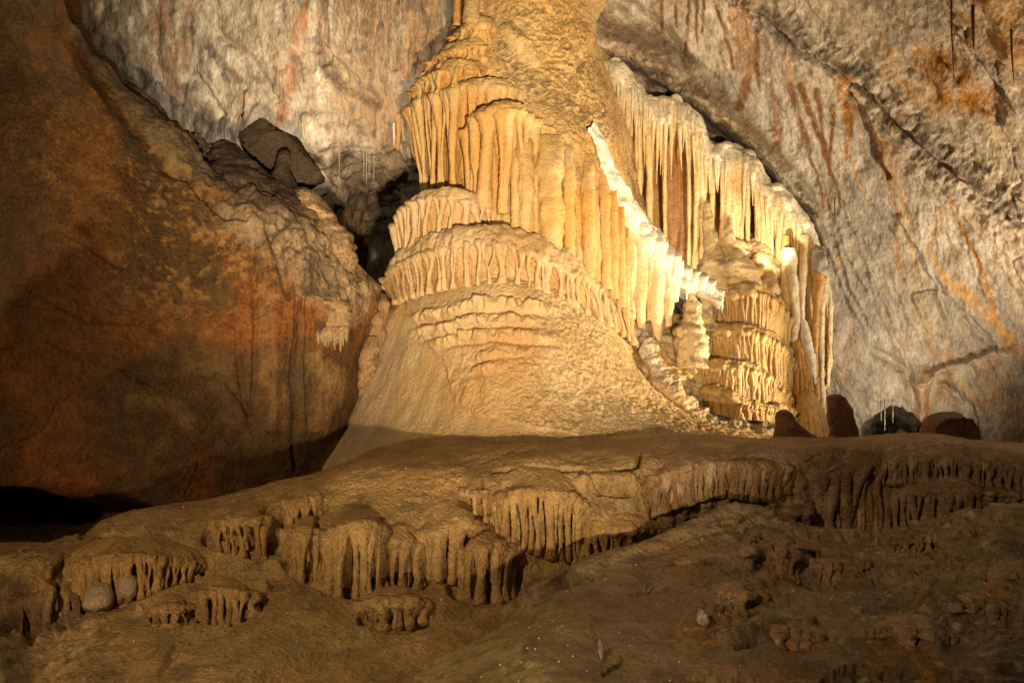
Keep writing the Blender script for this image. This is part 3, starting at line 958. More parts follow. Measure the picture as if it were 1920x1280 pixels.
LOBE('broad ribbed swelling at the bottom of the slope, right of centre', [(1600, 1186), (1660, 1172), (1730, 1176), (1780, 1196)], [(1598, 1200), (1660, 1190), (1730, 1194), (1784, 1212)],
     [(1602, 1262), (1660, 1268), (1730, 1266), (1780, 1256)], 18, 0.020, 55, **SLP)
LOBE('rippled drip row against the right edge, halfway down the slope', [(1790, 1078), (1850, 1066), (1920, 1070), (1990, 1080)], [(1788, 1092), (1850, 1082), (1920, 1086), (1992, 1096)],
     [(1790, 1130), (1850, 1128), (1920, 1130), (1990, 1134)], 16, 0.020, 56, **SLP)
LOBE('small drip step between the right-edge row and the broad swelling', [(1740, 1140), (1790, 1130), (1840, 1132), (1880, 1142)], [(1738, 1152), (1790, 1146), (1840, 1148), (1884, 1156)],
     [(1742, 1184), (1790, 1186), (1840, 1184), (1880, 1180)], 12, 0.019, 57, **SLP)
LOBE('faint upper drip row under the lower rib row of the right ledge', [(1600, 1012), (1680, 1006), (1760, 998), (1860, 984)], [(1600, 1022), (1680, 1018), (1760, 1012), (1860, 1000)],
     [(1602, 1040), (1680, 1042), (1760, 1038), (1858, 1030)], 22, 0.016, 58, **SLP)


# ---- the flowstone ledge in front: brow, sagging face, foot
UL = [-300, 0, 150, 200, 260, 350, 450, 600, 750, 900, 1050, 1200, 1400, 1600, 1750, 1920, 2250]
LR = [
    ([1120, 1110, 1100, 1085, 1065, 1045, 1020, 960, 900, 860, 850, 860, 920, 960, 970, 980, 990], [7.9, 7.9, 7.9, 7.9, 8.0, 8.2, 8.5, 9.2, 9.6, 9.8, 9.8, 9.8, 9.8, 9.8, 9.8, 9.8, 9.8]),
    ([1075, 1065, 1055, 1035, 1015, 995, 975, 890, 832, 804, 806, 820, 856, 872, 874, 880, 900], [7.2, 7.2, 7.2, 7.2, 7.3, 7.4, 7.6, 7.9, 8.0, 8.1, 8.2, 8.3, 8.4, 8.6, 8.6, 8.6, 8.6]),
    ([1033, 1022, 1012, 982, 964, 947, 925, 886, 850, 826, 818, 812, 816, 823, 820, 831, 850], [6.6, 6.5, 6.4, 6.4, 6.5, 6.7, 6.9, 7.1, 7.2, 7.3, 7.4, 7.5, 7.5, 7.6, 7.6, 7.6, 7.6]),
    ([1040, 1030, 1018, 994, 975, 960, 940, 905, 878, 868, 860, 848, 836, 838, 832, 845, 870], [6.3, 6.2, 6.1, 6.1, 6.2, 6.4, 6.5, 6.5, 6.5, 6.6, 6.6, 6.7, 6.8, 6.95, 6.95, 6.9, 6.8]),
    ([1060, 1050, 1035, 1012, 1000, 990, 970, 940, 915, 905, 900, 890, 870, 872, 870, 885, 900], [6.1, 6.0, 5.85, 5.85, 5.9, 6.1, 6.2, 6.2, 6.25, 6.35, 6.35, 6.45, 6.65, 6.8, 6.8, 6.7, 6.6]),
    ([1110, 1100, 1080, 1060, 1050, 1040, 1020, 1000, 985, 975, 970, 960, 940, 940, 940, 950, 960], [6.0, 5.9, 5.65, 5.65, 5.7, 5.85, 5.95, 5.95, 6.0, 6.15, 6.2, 6.35, 6.6, 6.75, 6.75, 6.6, 6.5]),
    ([1170, 1160, 1140, 1130, 1120, 1110, 1095, 1075, 1075, 1075, 1060, 1030, 1010, 1010, 1010, 1010, 1020], [5.9, 5.8, 5.5, 5.5, 5.55, 5.6, 5.7, 5.8, 5.85, 6.0, 6.15, 6.35, 6.6, 6.7, 6.7, 6.6, 6.5]),
    ([1220, 1210, 1190, 1180, 1170, 1165, 1150, 1140, 1140, 1130, 1110, 1090, 1080, 1080, 1080, 1080, 1080], [5.5, 5.4, 5.1, 5.1, 5.1, 5.15, 5.2, 5.3, 5.4, 5.6, 5.9, 6.2, 6.5, 6.6, 6.6, 6.5, 6.4]),
    ([1300, 1290, 1280, 1270, 1265, 1260, 1255, 1250, 1250, 1250, 1230, 1200, 1180, 1180, 1180, 1180, 1180], [4.9, 4.8, 4.5, 4.5, 4.5, 4.5, 4.5, 4.6, 4.7, 5.0, 5.4, 5.8, 6.2, 6.3, 6.3, 6.2, 6.1]),
    ([1420, 1410, 1400, 1400, 1400, 1400, 1400, 1400, 1400, 1400, 1380, 1350, 1300, 1300, 1300, 1300, 1300], [4.2, 4.1, 3.9, 3.9, 3.9, 3.9, 3.9, 3.9, 4.0, 4.3, 4.8, 5.2, 5.7, 5.8, 5.8, 5.7, 5.6]),
]
LROWS = [[(u, v, d) for u, v, d in zip(UL, vs, ds)] for vs, ds in LR]
LD_REL = [
    ([(150, 1010), (250, 1012), (290, 1010)], [4, 7, 3], -0.05),
    ([(60, 1080), (55, 1200)], [10, 16], -0.10),
    ([(470, 1290), (600, 1230), (760, 1180), (900, 1140)], [50, 44, 36, 20], -0.04),
    ([(80, 1060), (85, 1180)], 8, 0.05), ([(105, 1060), (110, 1200)], 8, 0.05), ([(130, 1090), (135, 1190)], [8, 5], 0.05),
    ([(1160, 885), (1195, 870), (1200, 850)], [8, 8, 4], -0.07),
    ([(925, 885), (1000, 880), (1090, 885), (1130, 925)], 7, -0.035),
    ([(1120, 930), (1180, 928)], [3, 5], -0.05),
    ([(1090, 905), (1180, 900)], [16, 22], 0.05),
    ([(1215, 905), (1225, 980)], [14, 10], -0.10),
    ([(260, 1150), (340, 1120), (420, 1110), (500, 1110)], [10, 22, 26, 12], 0.06),
    ([(300, 1255), (330, 1210), (400, 1190)], [10, 14, 8], -0.03),
    ([(420, 1010), (500, 1040), (560, 1080), (600, 1100)], [14, 18, 20, 14], 0.05),
]

LREC = []
for a_, k_ in [q_ for q_ in LOBES if q_[0][6] < 51]:      # the face is hollow behind each row of ribs
    lp, bt = np.array(a_[2], float), np.array(a_[3], float)
    xx = np.linspace(0, 1, 8)
    lp, bt = spline(lp, 8), spline(bt, 8)
    LREC.append(([tuple(q) for q in (lp * 0.45 + bt * 0.55)], [max(7.0, 0.5 * abs(q)) for q in (bt - lp)[:, 1]]))


def hollow(s):
    U, V = jitter(s, 2, 6.0)
    h = np.zeros(U.shape)
    for pts, w in LREC:
        h = np.minimum(h, (-0.07 if pts[0][0] < 1150 else -0.015) * stroke(U, V, pts, w, 0.55))
    return h


def ld_disp(s):
    P = s.G
    h = fbm(P, 1.5, 3, 101) * 0.05 + fbm(P, 5, 3, 102) * 0.014 + fbm(P, 26, 4, 103) * 0.009
    h = h + relief(s, LD_REL, 5) + hollow(s)
    rt = sm(1190, 1260, s.U) * sm(838, 880, s.V)
    h = h + rt * (fbm(P, (16, 16, 3.5), 3, 104) * 0.05 + ridge(P, (7, 7, 16), 3, 105) * 0.022)
    lf = (1 - sm(120, 230, s.U)) * sm(1030, 1080, s.V)
    h = h + lf * fbm(P, (16, 16, 3), 3, 106) * 0.05
    return h


def ld_col(s):
    P = s.G
    U, V = jitter(s, 18, 2.5)
    n1, n2, n3 = fbm(P, 2, 4, 111), fbm(P, 8, 4, 112), fbm(P, (7, 7, 20), 3, 113)
    c = mix(flat((0.40, 0.245, 0.095), P.shape[:-1]), (0.52, 0.335, 0.14), sm(-0.3, 0.4, n1))
    c = mix(c, (0.25, 0.17, 0.08), 0.6 * sm(0.05, 0.5, n2))
    items = [
        ([(700, 850), (900, 835), (1100, 830), (1300, 830)], [14, 20, 22, 16], (0.27, 0.16, 0.07), 0.5),
        ([(640, 900), (850, 900), (900, 930)], [40, 40, 30], (0.56, 0.34, 0.12), 0.6),
        ([(330, 1060), (380, 1040)], [40, 30], (0.48, 0.24, 0.08), 0.6),
        ([(1000, 880), (1140, 900), (1200, 870)], [30, 40, 30], (0.38, 0.26, 0.11), 0.8),
        ([(1080, 960), (1190, 960)], [34, 40], (0.42, 0.29, 0.15), 0.7),
        ([(-100, 1100), (20, 1120), (30, 1290)], [60, 50, 40], (0.09, 0.06, 0.03), 0.85),  # far-left darkness painted into the ledge colour
        ([(100, 1180), (200, 1290)], [50, 60], (0.27, 0.19, 0.10), 0.6),
        ([(300, 1200), (450, 1230), (600, 1190), (700, 1200)], [50, 40, 40, 40], (0.36, 0.27, 0.12), 0.5),
    ]
    c = paint(c, s, items)
    rt = sm(1190, 1280, U)
    c2 = mix(flat((0.28, 0.165, 0.08), P.shape[:-1]), (0.40, 0.26, 0.14), sm(-0.3, 0.4, n1 + 0.5 * n2))
    c = mix(c, c2, 0.9 * rt)
    c = mix(c, (0.62, 0.47, 0.26), 0.7 * rt * sm(0.3, 0.5, fbm(P, (22, 22, 7), 3, 115)) * sm(870, 900, s.V))
    return mix(c, (0.12, 0.075, 0.035), 0.35 * sm(0.15, 0.5, n3))


s_ld = Surf(LROWS, 760, 420, ld_disp, by='idx')
o_ld = s_ld.build('cave_floor', M_ledge, None, ld_col)
tag(o_ld, 'brown flowstone ledge with a rounded brow running right across the cave', None, None, 'structure')

# ---- dark flowstone slope in the lower right foreground
SU = [640, 720, 790, 860, 960, 1000, 1050, 1120, 1240, 1330, 1400, 1530, 1640, 1730, 1850, 1950, 2250]
SC = [1260, 1225, 1195, 1160, 1118, 1094, 1066, 1040, 1008, 968, 948, 1008, 1010, 992, 968, 962, 960]
SD = [5.9, 5.8, 5.7, 5.65, 5.62, 5.65, 5.75, 5.85, 6.0, 6.2, 6.3, 6.15, 6.1, 6.0, 5.9, 5.8, 5.6]
SB = [0.55, 0.42, 0.30, 0.18, 0.06, 0, 0, 0, 0, 0, 0, 0, 0, 0, 0, 0, 0]      # the left end dives under the ledge's foot
SROWS = [
    [(u, v + 60, d + 0.55) for u, v, d in zip(SU, SC, SD)],
    [(u, v, d) for u, v, d in zip(SU, SC, SD)],
    [(u + 4, v + (1110 - 1000) * 0.28, d - 0.18) for u, v, d in zip(SU, SC, SD)],
    [(u + 10, v + 0.28 * (1300 - v), d - 0.28 - 0.12 * (d - 3.9)) for u, v, d in zip(SU, SC, SD)],
    [(u + 10, v + 0.55 * (1300 - v), d - 0.30 - 0.42 * (d - 3.9)) for u, v, d in zip(SU, SC, SD)],
    [(u + 10, v + 0.85 * (1320 - v), d - 0.10 - 0.80 * (d - 3.9)) for u, v, d in zip(SU, SC, SD)],
    [(u + 10, 1420 + 0.1 * (v - 1000), 3.75) for u, v, d in zip(SU, SC, SD)],
]
SROWS = [[(u, v, d + b_) for (u, v, d), b_ in zip(r_, SB)] for r_ in SROWS]
SL_REL = [
    ([(1380, 1045), (1440, 1040), (1500, 1050), (1540, 1075)], [8, 22, 24, 10], 0.07),
    ([(1330, 1075), (1400, 1100), (1520, 1085)], [8, 18, 18], 0.05),
    ([(1330, 1150), (1400, 1138), (1410, 1128)], [5, 12, 6], 0.07), ([(1360, 1150), (1408, 1146)], 4, -0.05),
    ([(1050, 1200), (1110, 1190), (1090, 1160)], [14, 24, 20], 0.05),
    ([(1180, 1112), (1262, 1108)], [3, 6], -0.05), ([(1210, 1108), (1240, 1075)], [4, 9], 0.05),
    ([(1130, 1260), (1170, 1235)], [5, 8], -0.05),
    ([(1350, 1210), (1420, 1180), (1520, 1185)], [10, 20, 14], 0.08), ([(1380, 1220), (1420, 1205)], 8, -0.06),
    ([(1480, 1215), (1540, 1205), (1600, 1235)], [8, 12, 8], -0.06),
    ([(1620, 1190), (1700, 1195), (1760, 1230)], [20, 30, 20], 0.09),
    ([(1800, 1100), (1860, 1090), (1930, 1100)], [14, 24, 20], 0.09), ([(1810, 1130), (1860, 1120)], 6, -0.06),
    ([(1760, 1150), (1850, 1150)], [14, 22], 0.08), ([(1770, 1195), (1850, 1180)], 6, -0.06),
    ([(1640, 1090), (1680, 1095), (1740, 1070)], [6, 10, 6], -0.05),
    ([(1560, 1090), (1600, 1100), (1640, 1098)], [3, 5, 3], -0.04),
    ([(1480, 985), (1500, 960), (1530, 975)], [8, 24, 10], 0.07),
    ([(1280, 1010), (1400, 1000), (1480, 1040)], [6, 10, 6], -0.03),
    ([(990, 1105), (1040, 1080), (1060, 1070)], [8, 14, 8], 0.04),
]


def sl_disp(s):
    P = s.G
    z = P[..., 2] + 0.05 * fbm(P, 2.2, 3, 120)
    saw = (z * 7.5 + 0.6 * fbm(P, 1.3, 3, 121)) % 1.0
    rt = sm(1180, 1420, s.U)
    drip = fbm(P, (26, 26, 6), 3, 122)
    h = fbm(P, 1.1, 3, 123) * 0.07 + fbm(P, (3.5, 3.5, 7), 3, 124) * 0.020 + fbm(P, (11, 11, 36), 4, 125) * 0.008
    h = h + rt * ((1 - saw) ** 2 * 0.038 + drip * 0.030 * sm(0.0, 0.6, saw) + ridge(P, (7, 7, 22), 2, 127) * 0.009 + fbm(P, (8, 8, 20), 2, 128) * 0.010)
    return (h + 0.5 * relief(s, SL_REL, 9)) * sm(0.0, 0.12, s.S)


def sl_col(s):
    P = s.G
    U, V = jitter(s, 20, 2.5)
    n1, n2, n3 = fbm(P, 1.6, 4, 131), fbm(P, (5, 5, 10), 4, 132), fbm(P, (12, 12, 30), 3, 133)
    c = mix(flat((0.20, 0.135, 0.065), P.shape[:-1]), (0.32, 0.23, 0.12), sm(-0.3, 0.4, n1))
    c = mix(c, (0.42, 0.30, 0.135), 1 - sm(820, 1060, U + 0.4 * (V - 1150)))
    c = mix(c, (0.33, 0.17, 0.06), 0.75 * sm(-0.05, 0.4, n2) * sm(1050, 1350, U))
    items = [
        ([(700, 1240), (850, 1200), (1010, 1260)], [50, 60, 60], (0.40, 0.31, 0.15), 0.7),
        ([(1100, 1090), (1180, 1080)], [40, 40], (0.34, 0.26, 0.14), 0.5),
        ([(1640, 1230), (1720, 1200), (1740, 1280)], [40, 46, 30], (0.36, 0.16, 0.045), 0.8),
        ([(1450, 1060), (1540, 1060)], [34, 26], (0.34, 0.18, 0.07), 0.6),
        ([(1880, 1260), (1960, 1150)], [60, 40], (0.07, 0.055, 0.035), 0.8),
        ([(1500, 1245), (1600, 1270)], [40, 30], (0.10, 0.08, 0.05), 0.7),
        ([(1600, 1130), (1700, 1150)], [50, 40], (0.13, 0.10, 0.06), 0.6),
        ([(1880, 1010), (1930, 1040)], [30, 40], (0.10, 0.085, 0.06), 0.7),
    ]
    c = paint(c, s, items)
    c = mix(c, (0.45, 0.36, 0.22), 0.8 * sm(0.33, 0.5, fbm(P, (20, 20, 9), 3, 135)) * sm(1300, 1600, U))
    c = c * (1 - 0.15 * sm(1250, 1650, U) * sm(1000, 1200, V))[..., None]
    return mix(c, (0.09, 0.06, 0.035), 0.5 * sm(0.05, 0.4, n3))


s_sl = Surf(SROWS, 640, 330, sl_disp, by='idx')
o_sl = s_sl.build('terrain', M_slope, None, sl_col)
tag(o_sl, 'dark rippled flowstone slope filling the lower right foreground', None, None, 'structure')


# distance of the floor seen at (u, v): used to seat things on it
_gx, _gy = np.arange(-300, 2300, 4), np.arange(780, 1440, 4)
DML = None
DM = np.full((len(_gy), len(_gx)), 99.0)
for s_ in (s_ld, s_sl):
    if s_ is s_sl:
        DML = DM.copy()
    ii = ((s_.V - 780) / 4).round().astype(int)
    jj = ((s_.U + 300) / 4).round().astype(int)
    ok = (ii >= 0) & (ii < len(_gy)) & (jj >= 0) & (jj < len(_gx))
    np.minimum.at(DM, (ii[ok], jj[ok]), s_.G[..., 1][ok])
def _fill(D):
    for _ in range(3):
        pad = np.pad(D, 1, mode='edge')
        nb = np.min([pad[i:i + D.shape[0], j:j + D.shape[1]] for i in range(3) for j in range(3)], 0)
        D = np.where(D > 90, nb, D)
    return D


DM, DML = _fill(DM), _fill(DML)


def floor_d(u, v, ledge=False):
    i = np.clip(np.round((np.asarray(v, float) - 780) / 4).astype(int), 0, DM.shape[0] - 1)
    j = np.clip(np.round((np.asarray(u, float) + 300) / 4).astype(int), 0, DM.shape[1] - 1)
    return (DML if ledge else DM)[i, j]


# ================================================================== THE GREAT COLUMN
COLM = empty('flowstone_column', WL(950, 830, 8.3), 'giant golden flowstone column of stacked fringed tiers rising from the brown ledge', 'flowstone column')
CORE = [
    [(862, -120, 10.2), (866, -120, 9.6), (900, -120, 9.3), (960, -120, 9.2), (1030, -120, 9.4), (1100, -120, 9.9), (1200, -120, 10.6)],
    [(856, 0, 10.2), (860, 0, 9.6), (890, 0, 9.25), (960, 0, 9.05), (1020, 0, 9.2), (1066, 0, 9.65), (1120, 0, 10.2), (1170, 20, 10.8)],
    [(830, 90, 10.0), (836, 90, 9.5), (880, 90, 9.05), (960, 90, 8.85), (1050, 90, 9.05), (1106, 90, 9.6), (1130, 95, 10.1), (1160, 105, 10.8)],
    [(785, 170, 10.0), (795, 170, 9.5), (850, 170, 8.95), (960, 170, 8.75), (1070, 170, 8.85), (1132, 170, 9.4), (1160, 170, 10.4)],
    [(800, 250, 9.9), (812, 250, 9.45), (870, 250, 8.85), (960, 250, 8.6), (1080, 250, 8.6), (1150, 250, 8.95), (1195, 265, 10.3)],
    [(806, 330, 9.8), (818, 330, 9.4), (880, 330, 8.8), (970, 330, 8.45), (1080, 330, 8.45), (1160, 330, 8.75), (1215, 350, 10.2)],
    [(808, 420, 9.8), (820, 420, 9.4), (880, 420, 8.75), (970, 420, 8.4), (1080, 420, 8.4), (1168, 420, 8.65), (1240, 440, 10.0)],
    [(808, 540, 9.8), (820, 540, 9.4), (880, 540, 8.75), (970, 540, 8.5), (1080, 540, 8.45), (1170, 560, 8.65), (1262, 560, 10.0)],
    [(808, 660, 9.8), (820, 660, 9.4), (880, 660, 8.85), (970, 660, 8.6), (1080, 660, 8.6), (1180, 660, 8.9), (1275, 640, 10.0)],
]


def core_disp(s):
    P = s.G
    sand = stroke(s.U, s.V, [(960, -60), (1040, 60), (1080, 160), (1110, 260)], [90, 90, 85, 60], 0.3)
    bay = stroke(s.U, s.V, [(930, 240), (1010, 240), (1120, 280)], [20, 20, 10], 0.1)
    h = fbm(P, 1.8, 3, 141) * 0.06 + fbm(P, 22, 3, 142) * 0.010
    h = h + sand * (fbm(P, 16, 2, 143) * 0.02 + fbm(P, 42, 2, 145) * 0.018)
    h = h + relief(s, [
        ([(1060, 40), (1090, 110), (1085, 130)], [8, 9, 6], -0.08),
        ([(1090, 20), (1100, 80)], [12, 14], 0.05),
        ([(1000, -20), (1046, 40)], [9, 5], -0.05),
        ([(950, 60), (985, 90), (1000, 120)], [20, 18, 12], 0.06),
        ([(1025, 255), (1060, 262), (1075, 270)], [5, 7, 4], -0.07), ([(1000, 235), (1040, 246)], [4, 8], 0.04),
    ], 5)
    low = sm(250, 300, s.V)
    h = h - 0.05 * low * sm(985, 1010, s.U)
    return h + low * fbm(P, (20, 20, 2.5), 3, 144) * 0.014


def core_col(s):
    P = s.G
    U, V = jitter(s, 8, 5)
    c = col_flow(P, (0.66, 0.42, 0.16), (0.70, 0.48, 0.21), (0.74, 0.57, 0.31))
    n3 = fbm(P, 24, 4, 151)
    band = np.maximum(stroke(U, V, [(930, 90), (960, 130), (1010, 165), (1060, 200), (1130, 250)], [34, 34, 32, 30, 20], 0.3),
                      0.7 * stroke(U, V, [(1110, 120), (1150, 240), (1190, 330), (1215, 420)], [26, 26, 24, 16], 0.3))
    n4 = fbm(P, (46, 46, 60), 3, 152)
    c = mix(c, C_DUST, 0.75 * band * sm(-0.08, 0.08, n4 + 0.3 * n3))
    c = mix(c, (0.12, 0.08, 0.045), 0.7 * sm(0.26, 0.36, fbm(P, (60, 60, 80), 2, 153) * 0.8 + 0.4 * n3) * (1 - sm(230, 330, s.V)))
    c = mix(c, (0.78, 0.64, 0.38), 0.65 * sm(-0.2, 0.2, n3) * stroke(U, V, [(905, 5), (950, 60), (985, 100), (1000, 118)], [7, 14, 17, 8], 0.1))
    return c


s_core = Surf(CORE, 330, 400, core_disp)
s_core.build('shaft', M_flow, COLM, core_col)


def fl(P):
    return col_flow(P)


def fl_pale(P):
    return col_flow(P, (0.62, 0.42, 0.20), (0.66, 0.50, 0.29), (0.72, 0.58, 0.38))


# two slim pillars at the very top
for (a_, b_, r_) in (((860, -70, 9.25), (856, 48, 9.0), 0.028), ((884, -70, 9.2), (884, 42, 8.9), 0.060), ((905, -70, 9.25), (902, 24, 9.0), 0.022)):
    tube('pillar', [W(a_), (W(a_) + W(b_)) / 2, W(b_)], [r_ * 1.0, r_ * 0.95, r_ * 1.25], M_flow, COLM, fl, 14, 0.12)

# small top steps
tier(COLM, 'tier', arc_d([(850, 60), (880, 38), (915, 36), (945, 56)], 8.95, 9.2), arc_d([(852, 70), (880, 50), (915, 50), (945, 66)], 8.84, 9.1),
     arc_d([(842, 88), (880, 78), (915, 77), (948, 84)], 8.82, 9.1), rec=0.07, dust=0.3, ribs=dict(n=9, r=0.024, seed=3, free=0.5))
tier(COLM, 'tier', arc_d([(812, 112), (845, 84), (895, 76), (950, 88)], 8.9, 9.25), arc_d([(800, 122), (842, 96), (893, 86), (948, 97)], 8.76, 9.2),
     arc_d([(787, 145), (830, 121), (893, 110), (950, 112)], 8.74, 9.15), rec=0.09, dust=0.4, ribs=dict(n=17, r=0.024, seed=4, free=0.35))
tier(COLM, 'tier', arc_d([(776, 168), (815, 128), (880, 116), (955, 128)], 8.80, 9.35), arc_d([(769, 178), (800, 146), (845, 128), (905, 128), (958, 140)], 8.64, 9.3),
     arc_d([(772, 196), (818, 172), (855, 163), (895, 156), (962, 158)], 8.60, 9.2), rec=0.10, dust=0.45, ribs=dict(n=21, r=0.025, seed=5, free=0.4))
# left drum with long drapery
tier(COLM, 'tier', arc_d([(766, 200), (795, 178), (845, 160), (895, 150), (940, 150), (985, 166), (1030, 190)], 8.62, 9.35, uc=900, hw=135),
     arc_d([(761, 212), (782, 192), (835, 172), (887, 160), (935, 160), (980, 175), (1024, 205)], 8.50, 9.30, uc=900, hw=138),
     arc_d([(796, 372), (815, 372), (850, 372), (885, 376), (915, 386), (950, 396), (985, 420)], 8.52, 9.25, uc=900, hw=104), rec=0.20, nv=90,
     rk=1.0,
     ribs=dict(n=23, r=0.024, seed=6, merge=0.75, waist=0.62, flare=1.9, foot=0.6, rough=0.10, embed=0.5, jit=0.5))
# front drum
tier(COLM, 'tier', arc_d([(878, 232), (893, 212), (925, 197), (960, 194), (990, 204), (1012, 226)], 8.36, 8.62),
     arc_d([(872, 246), (885, 226), (920, 208), (958, 204), (990, 214), (1014, 242)], 8.24, 8.58),
     arc_d([(884, 362), (900, 376), (930, 392), (955, 394), (985, 408), (1010, 425)], 8.34, 8.58), rec=0.15, nv=80, rk=1.0,
     ribs=dict(n=10, r=0.045, seed=8, merge=0.35, waist=0.72, flare=1.3, foot=0.8, rough=0.12, embed=0.45))
# the broad organ pipes on the right of the drum
rg = np.random.default_rng(11)
PIPES = [(984, 240, 442, 15), (1003, 268, 452, 5), (1032, 256, 466, 22), (1066, 272, 478, 11), (1082, 300, 487, 7), (1102, 290, 500, 12),
         (1118, 330, 508, 6), (1133, 310, 522, 9), (1149, 340, 540, 8), (1163, 370, 556, 7), (966, 252, 434, 9), (1172, 420, 575, 6), (1016, 300, 458, 7)]
for (u, v0, v1, w) in PIPES:
    d0 = 8.34 + 0.0000085 * (u - 1010) ** 2 * 1.0
    r = w / FPX * d0 * 1.02
    pts, rr = [], []
    for k, s_ in enumerate(np.linspace(0, 1, 9)):
        pts.append(W((u + rg.uniform(-1.2, 1.2) + 3 * s_, v0 + (v1 - v0 + 20) * s_, d0 + 0.03 - 0.05 * s_ + (0.22, 0.10, 0.04, 0.01, 0, 0, 0, 0, 0)[k])))
        rr.append(r * 1.12 * (0.95 if k == 0 else rg.uniform(0.9, 1.1)))
    tube('pipe', pts, rr, M_flow, COLM, fl, 22, 0.16, fr=16)

# small left drum
tier(COLM, 'tier', arc_d([(742, 425), (752, 395), (783, 366), (828, 354), (875, 361), (922, 382), (955, 392)], 8.45, 9.0, uc=860, hw=118),
     arc_d([(736, 445), (744, 410), (768, 384), (812, 370), (868, 374), (915, 394), (950, 404)], 8.34, 8.98, uc=860, hw=124),
     arc_d([(742, 496), (769, 462), (810, 446), (860, 436), (905, 436), (955, 440)], 8.38, 8.95, uc=865, hw=118), rec=0.12, nv=70, colf=fl_pale,
     ribs=dict(n=20, r=0.026, seed=9, merge=0.45, waist=0.75, flare=1.3, rough=0.08, col=fl_pale))
# wide middle tier
tier(COLM, 'tier', arc_d([(722, 520), (733, 492), (770, 455), (815, 438), (874, 429), (937, 433), (992, 444), (1050, 464), (1109, 491), (1160, 534), (1184, 575)], 8.32, 9.05, uc=960, hw=240, p=2.2),
     arc_d([(714, 545), (724, 520), (757, 494), (808, 473), (863, 458), (931, 456), (992, 474), (1050, 501), (1109, 530), (1160, 565), (1188, 600)], 8.02, 8.98, uc=960, hw=244, p=2.2),
     arc_d([(740, 566), (765, 556), (800, 546), (867, 532), (929, 528), (992, 536), (1031, 548), (1070, 564), (1109, 587), (1160, 618), (1206, 655)], 8.02, 8.85, uc=960, hw=244, p=2.2),
     rec=0.15, nv=84, gran=0.010, colf=fl_pale,
     ribs=dict(n=50, r=0.021, seed=10, merge=0.5, waist=0.7, flare=1.9, rough=0.12, jit=0.5, embed=0.55))

# the great dome
DOME = [
    arc_d([(752, 575), (775, 566), (820, 548), (870, 536), (929, 530), (992, 538), (1070, 566), (1140, 608), (1190, 650)], 8.5, 9.1, uc=960, hw=240),
    arc_d([(738, 572), (765, 562), (815, 546), (870, 534), (929, 529), (992, 537), (1070, 565), (1145, 612), (1205, 668)], 8.12, 8.95, uc=960, hw=240),
    arc_d([(722, 600), (750, 590), (800, 575), (870, 566), (935, 564), (1010, 572), (1090, 600), (1160, 645), (1218, 700)], 7.95, 8.85, uc=960, hw=250),
    arc_d([(700, 640), (735, 635), (800, 628), (870, 622), (940, 620), (1020, 625), (1110, 645), (1180, 685), (1240, 730)], 7.80, 8.75, uc=970, hw=270),
    arc_d([(675, 700), (715, 695), (790, 690), (870, 686), (950, 684), (1040, 688), (1140, 705), (1215, 735), (1275, 770)], 7.66, 8.65, uc=980, hw=300),
    arc_d([(655, 760), (700, 755), (780, 750), (870, 745), (960, 742), (1060, 744), (1170, 755), (1260, 775), (1335, 800)], 7.55, 8.55, uc=990, hw=335),
    arc_d([(635, 820), (690, 810), (780, 798), (870, 788), (970, 782), (1080, 780), (1200, 786), (1310, 800), (1420, 815)], 7.45, 8.4, uc=1020, hw=390),
    arc_d([(600, 888), (660, 872), (760, 850), (870, 832), (980, 822), (1100, 815), (1230, 812), (1360, 820), (1500, 830)], 7.30, 8.3, uc=1030, hw=440),
    arc_d([(560, 930), (650, 905), (760, 880), (870, 862), (980, 850), (1100, 842), (1230, 835), (1380, 838), (1540, 850)], 7.15, 8.3, uc=1030, hw=480),
]


def dome_disp(s):
    P = s.G
    Uj, Vj = jitter(s, 12, 4)
    ub = np.interp(Vj, [560, 600, 640, 690, 750, 785, 800, 812], [752, 764, 785, 822, 850, 890, 960, 1100])
    side = sm(0, 12, Uj - ub)
    gr = side * sm(700, 1000, s.U + 0.3 * (s.V - 600)) * (1 - 0.8 * sm(800, 850, s.V))
    h = fbm(P, 1.6, 3, 161) * 0.05 + side * 0.022 * (1 - sm(1000, 1200, s.U))
    h = h + side * sm(650, 720, s.V) * (fbm(P, (13, 13, 5), 3, 168) * 0.018) * (1 - 0.6 * sm(950, 1150, s.U))
    pit = fbm(P, 20, 3, 162)
    h = h + gr * (pit * 0.010 + fbm(P, 42, 2, 163) * 0.010)
    h = h + (1 - gr) * (fbm(P, (6, 6, 1.6), 3, 164) * 0.016 + fbm(P, 26, 3, 166) * 0.0025)
    U, V = jitter(s, 5, 5)
    steps = [([(762, 606), (810, 598), (870, 583), (935, 578), (990, 584), (1040, 594)], 0.055), ([(765, 632), (830, 625), (895, 606), (960, 606), (1020, 612)], 0.05),
             ([(800, 655), (850, 640), (920, 632), (1000, 640), (1050, 650)], 0.04), ([(840, 688), (880, 680), (940, 668), (1000, 670)], 0.03),
             ([(850, 706), (900, 700), (960, 698)], 0.022)]
    dr = 0.6 + 0.9 * vn(P, (17, 17, 3), 165) + 0.45 * vn(P, (40, 40, 5), 167)
    for pts, a in steps:
        pts = np.array(pts, float)
        m = stroke(U, V, pts + (0, -7), 13, 0.1)
        g = stroke(U, V, pts + (0, 7), 8, 0.0)
        e = sm(pts[0][0] - 10, pts[0][0] + 50, s.U) * (1 - sm(pts[-1][0] - 60, pts[-1][0] + 20, s.U))
        h = h + e * (a * m * dr - a * 0.5 * g)
    return h


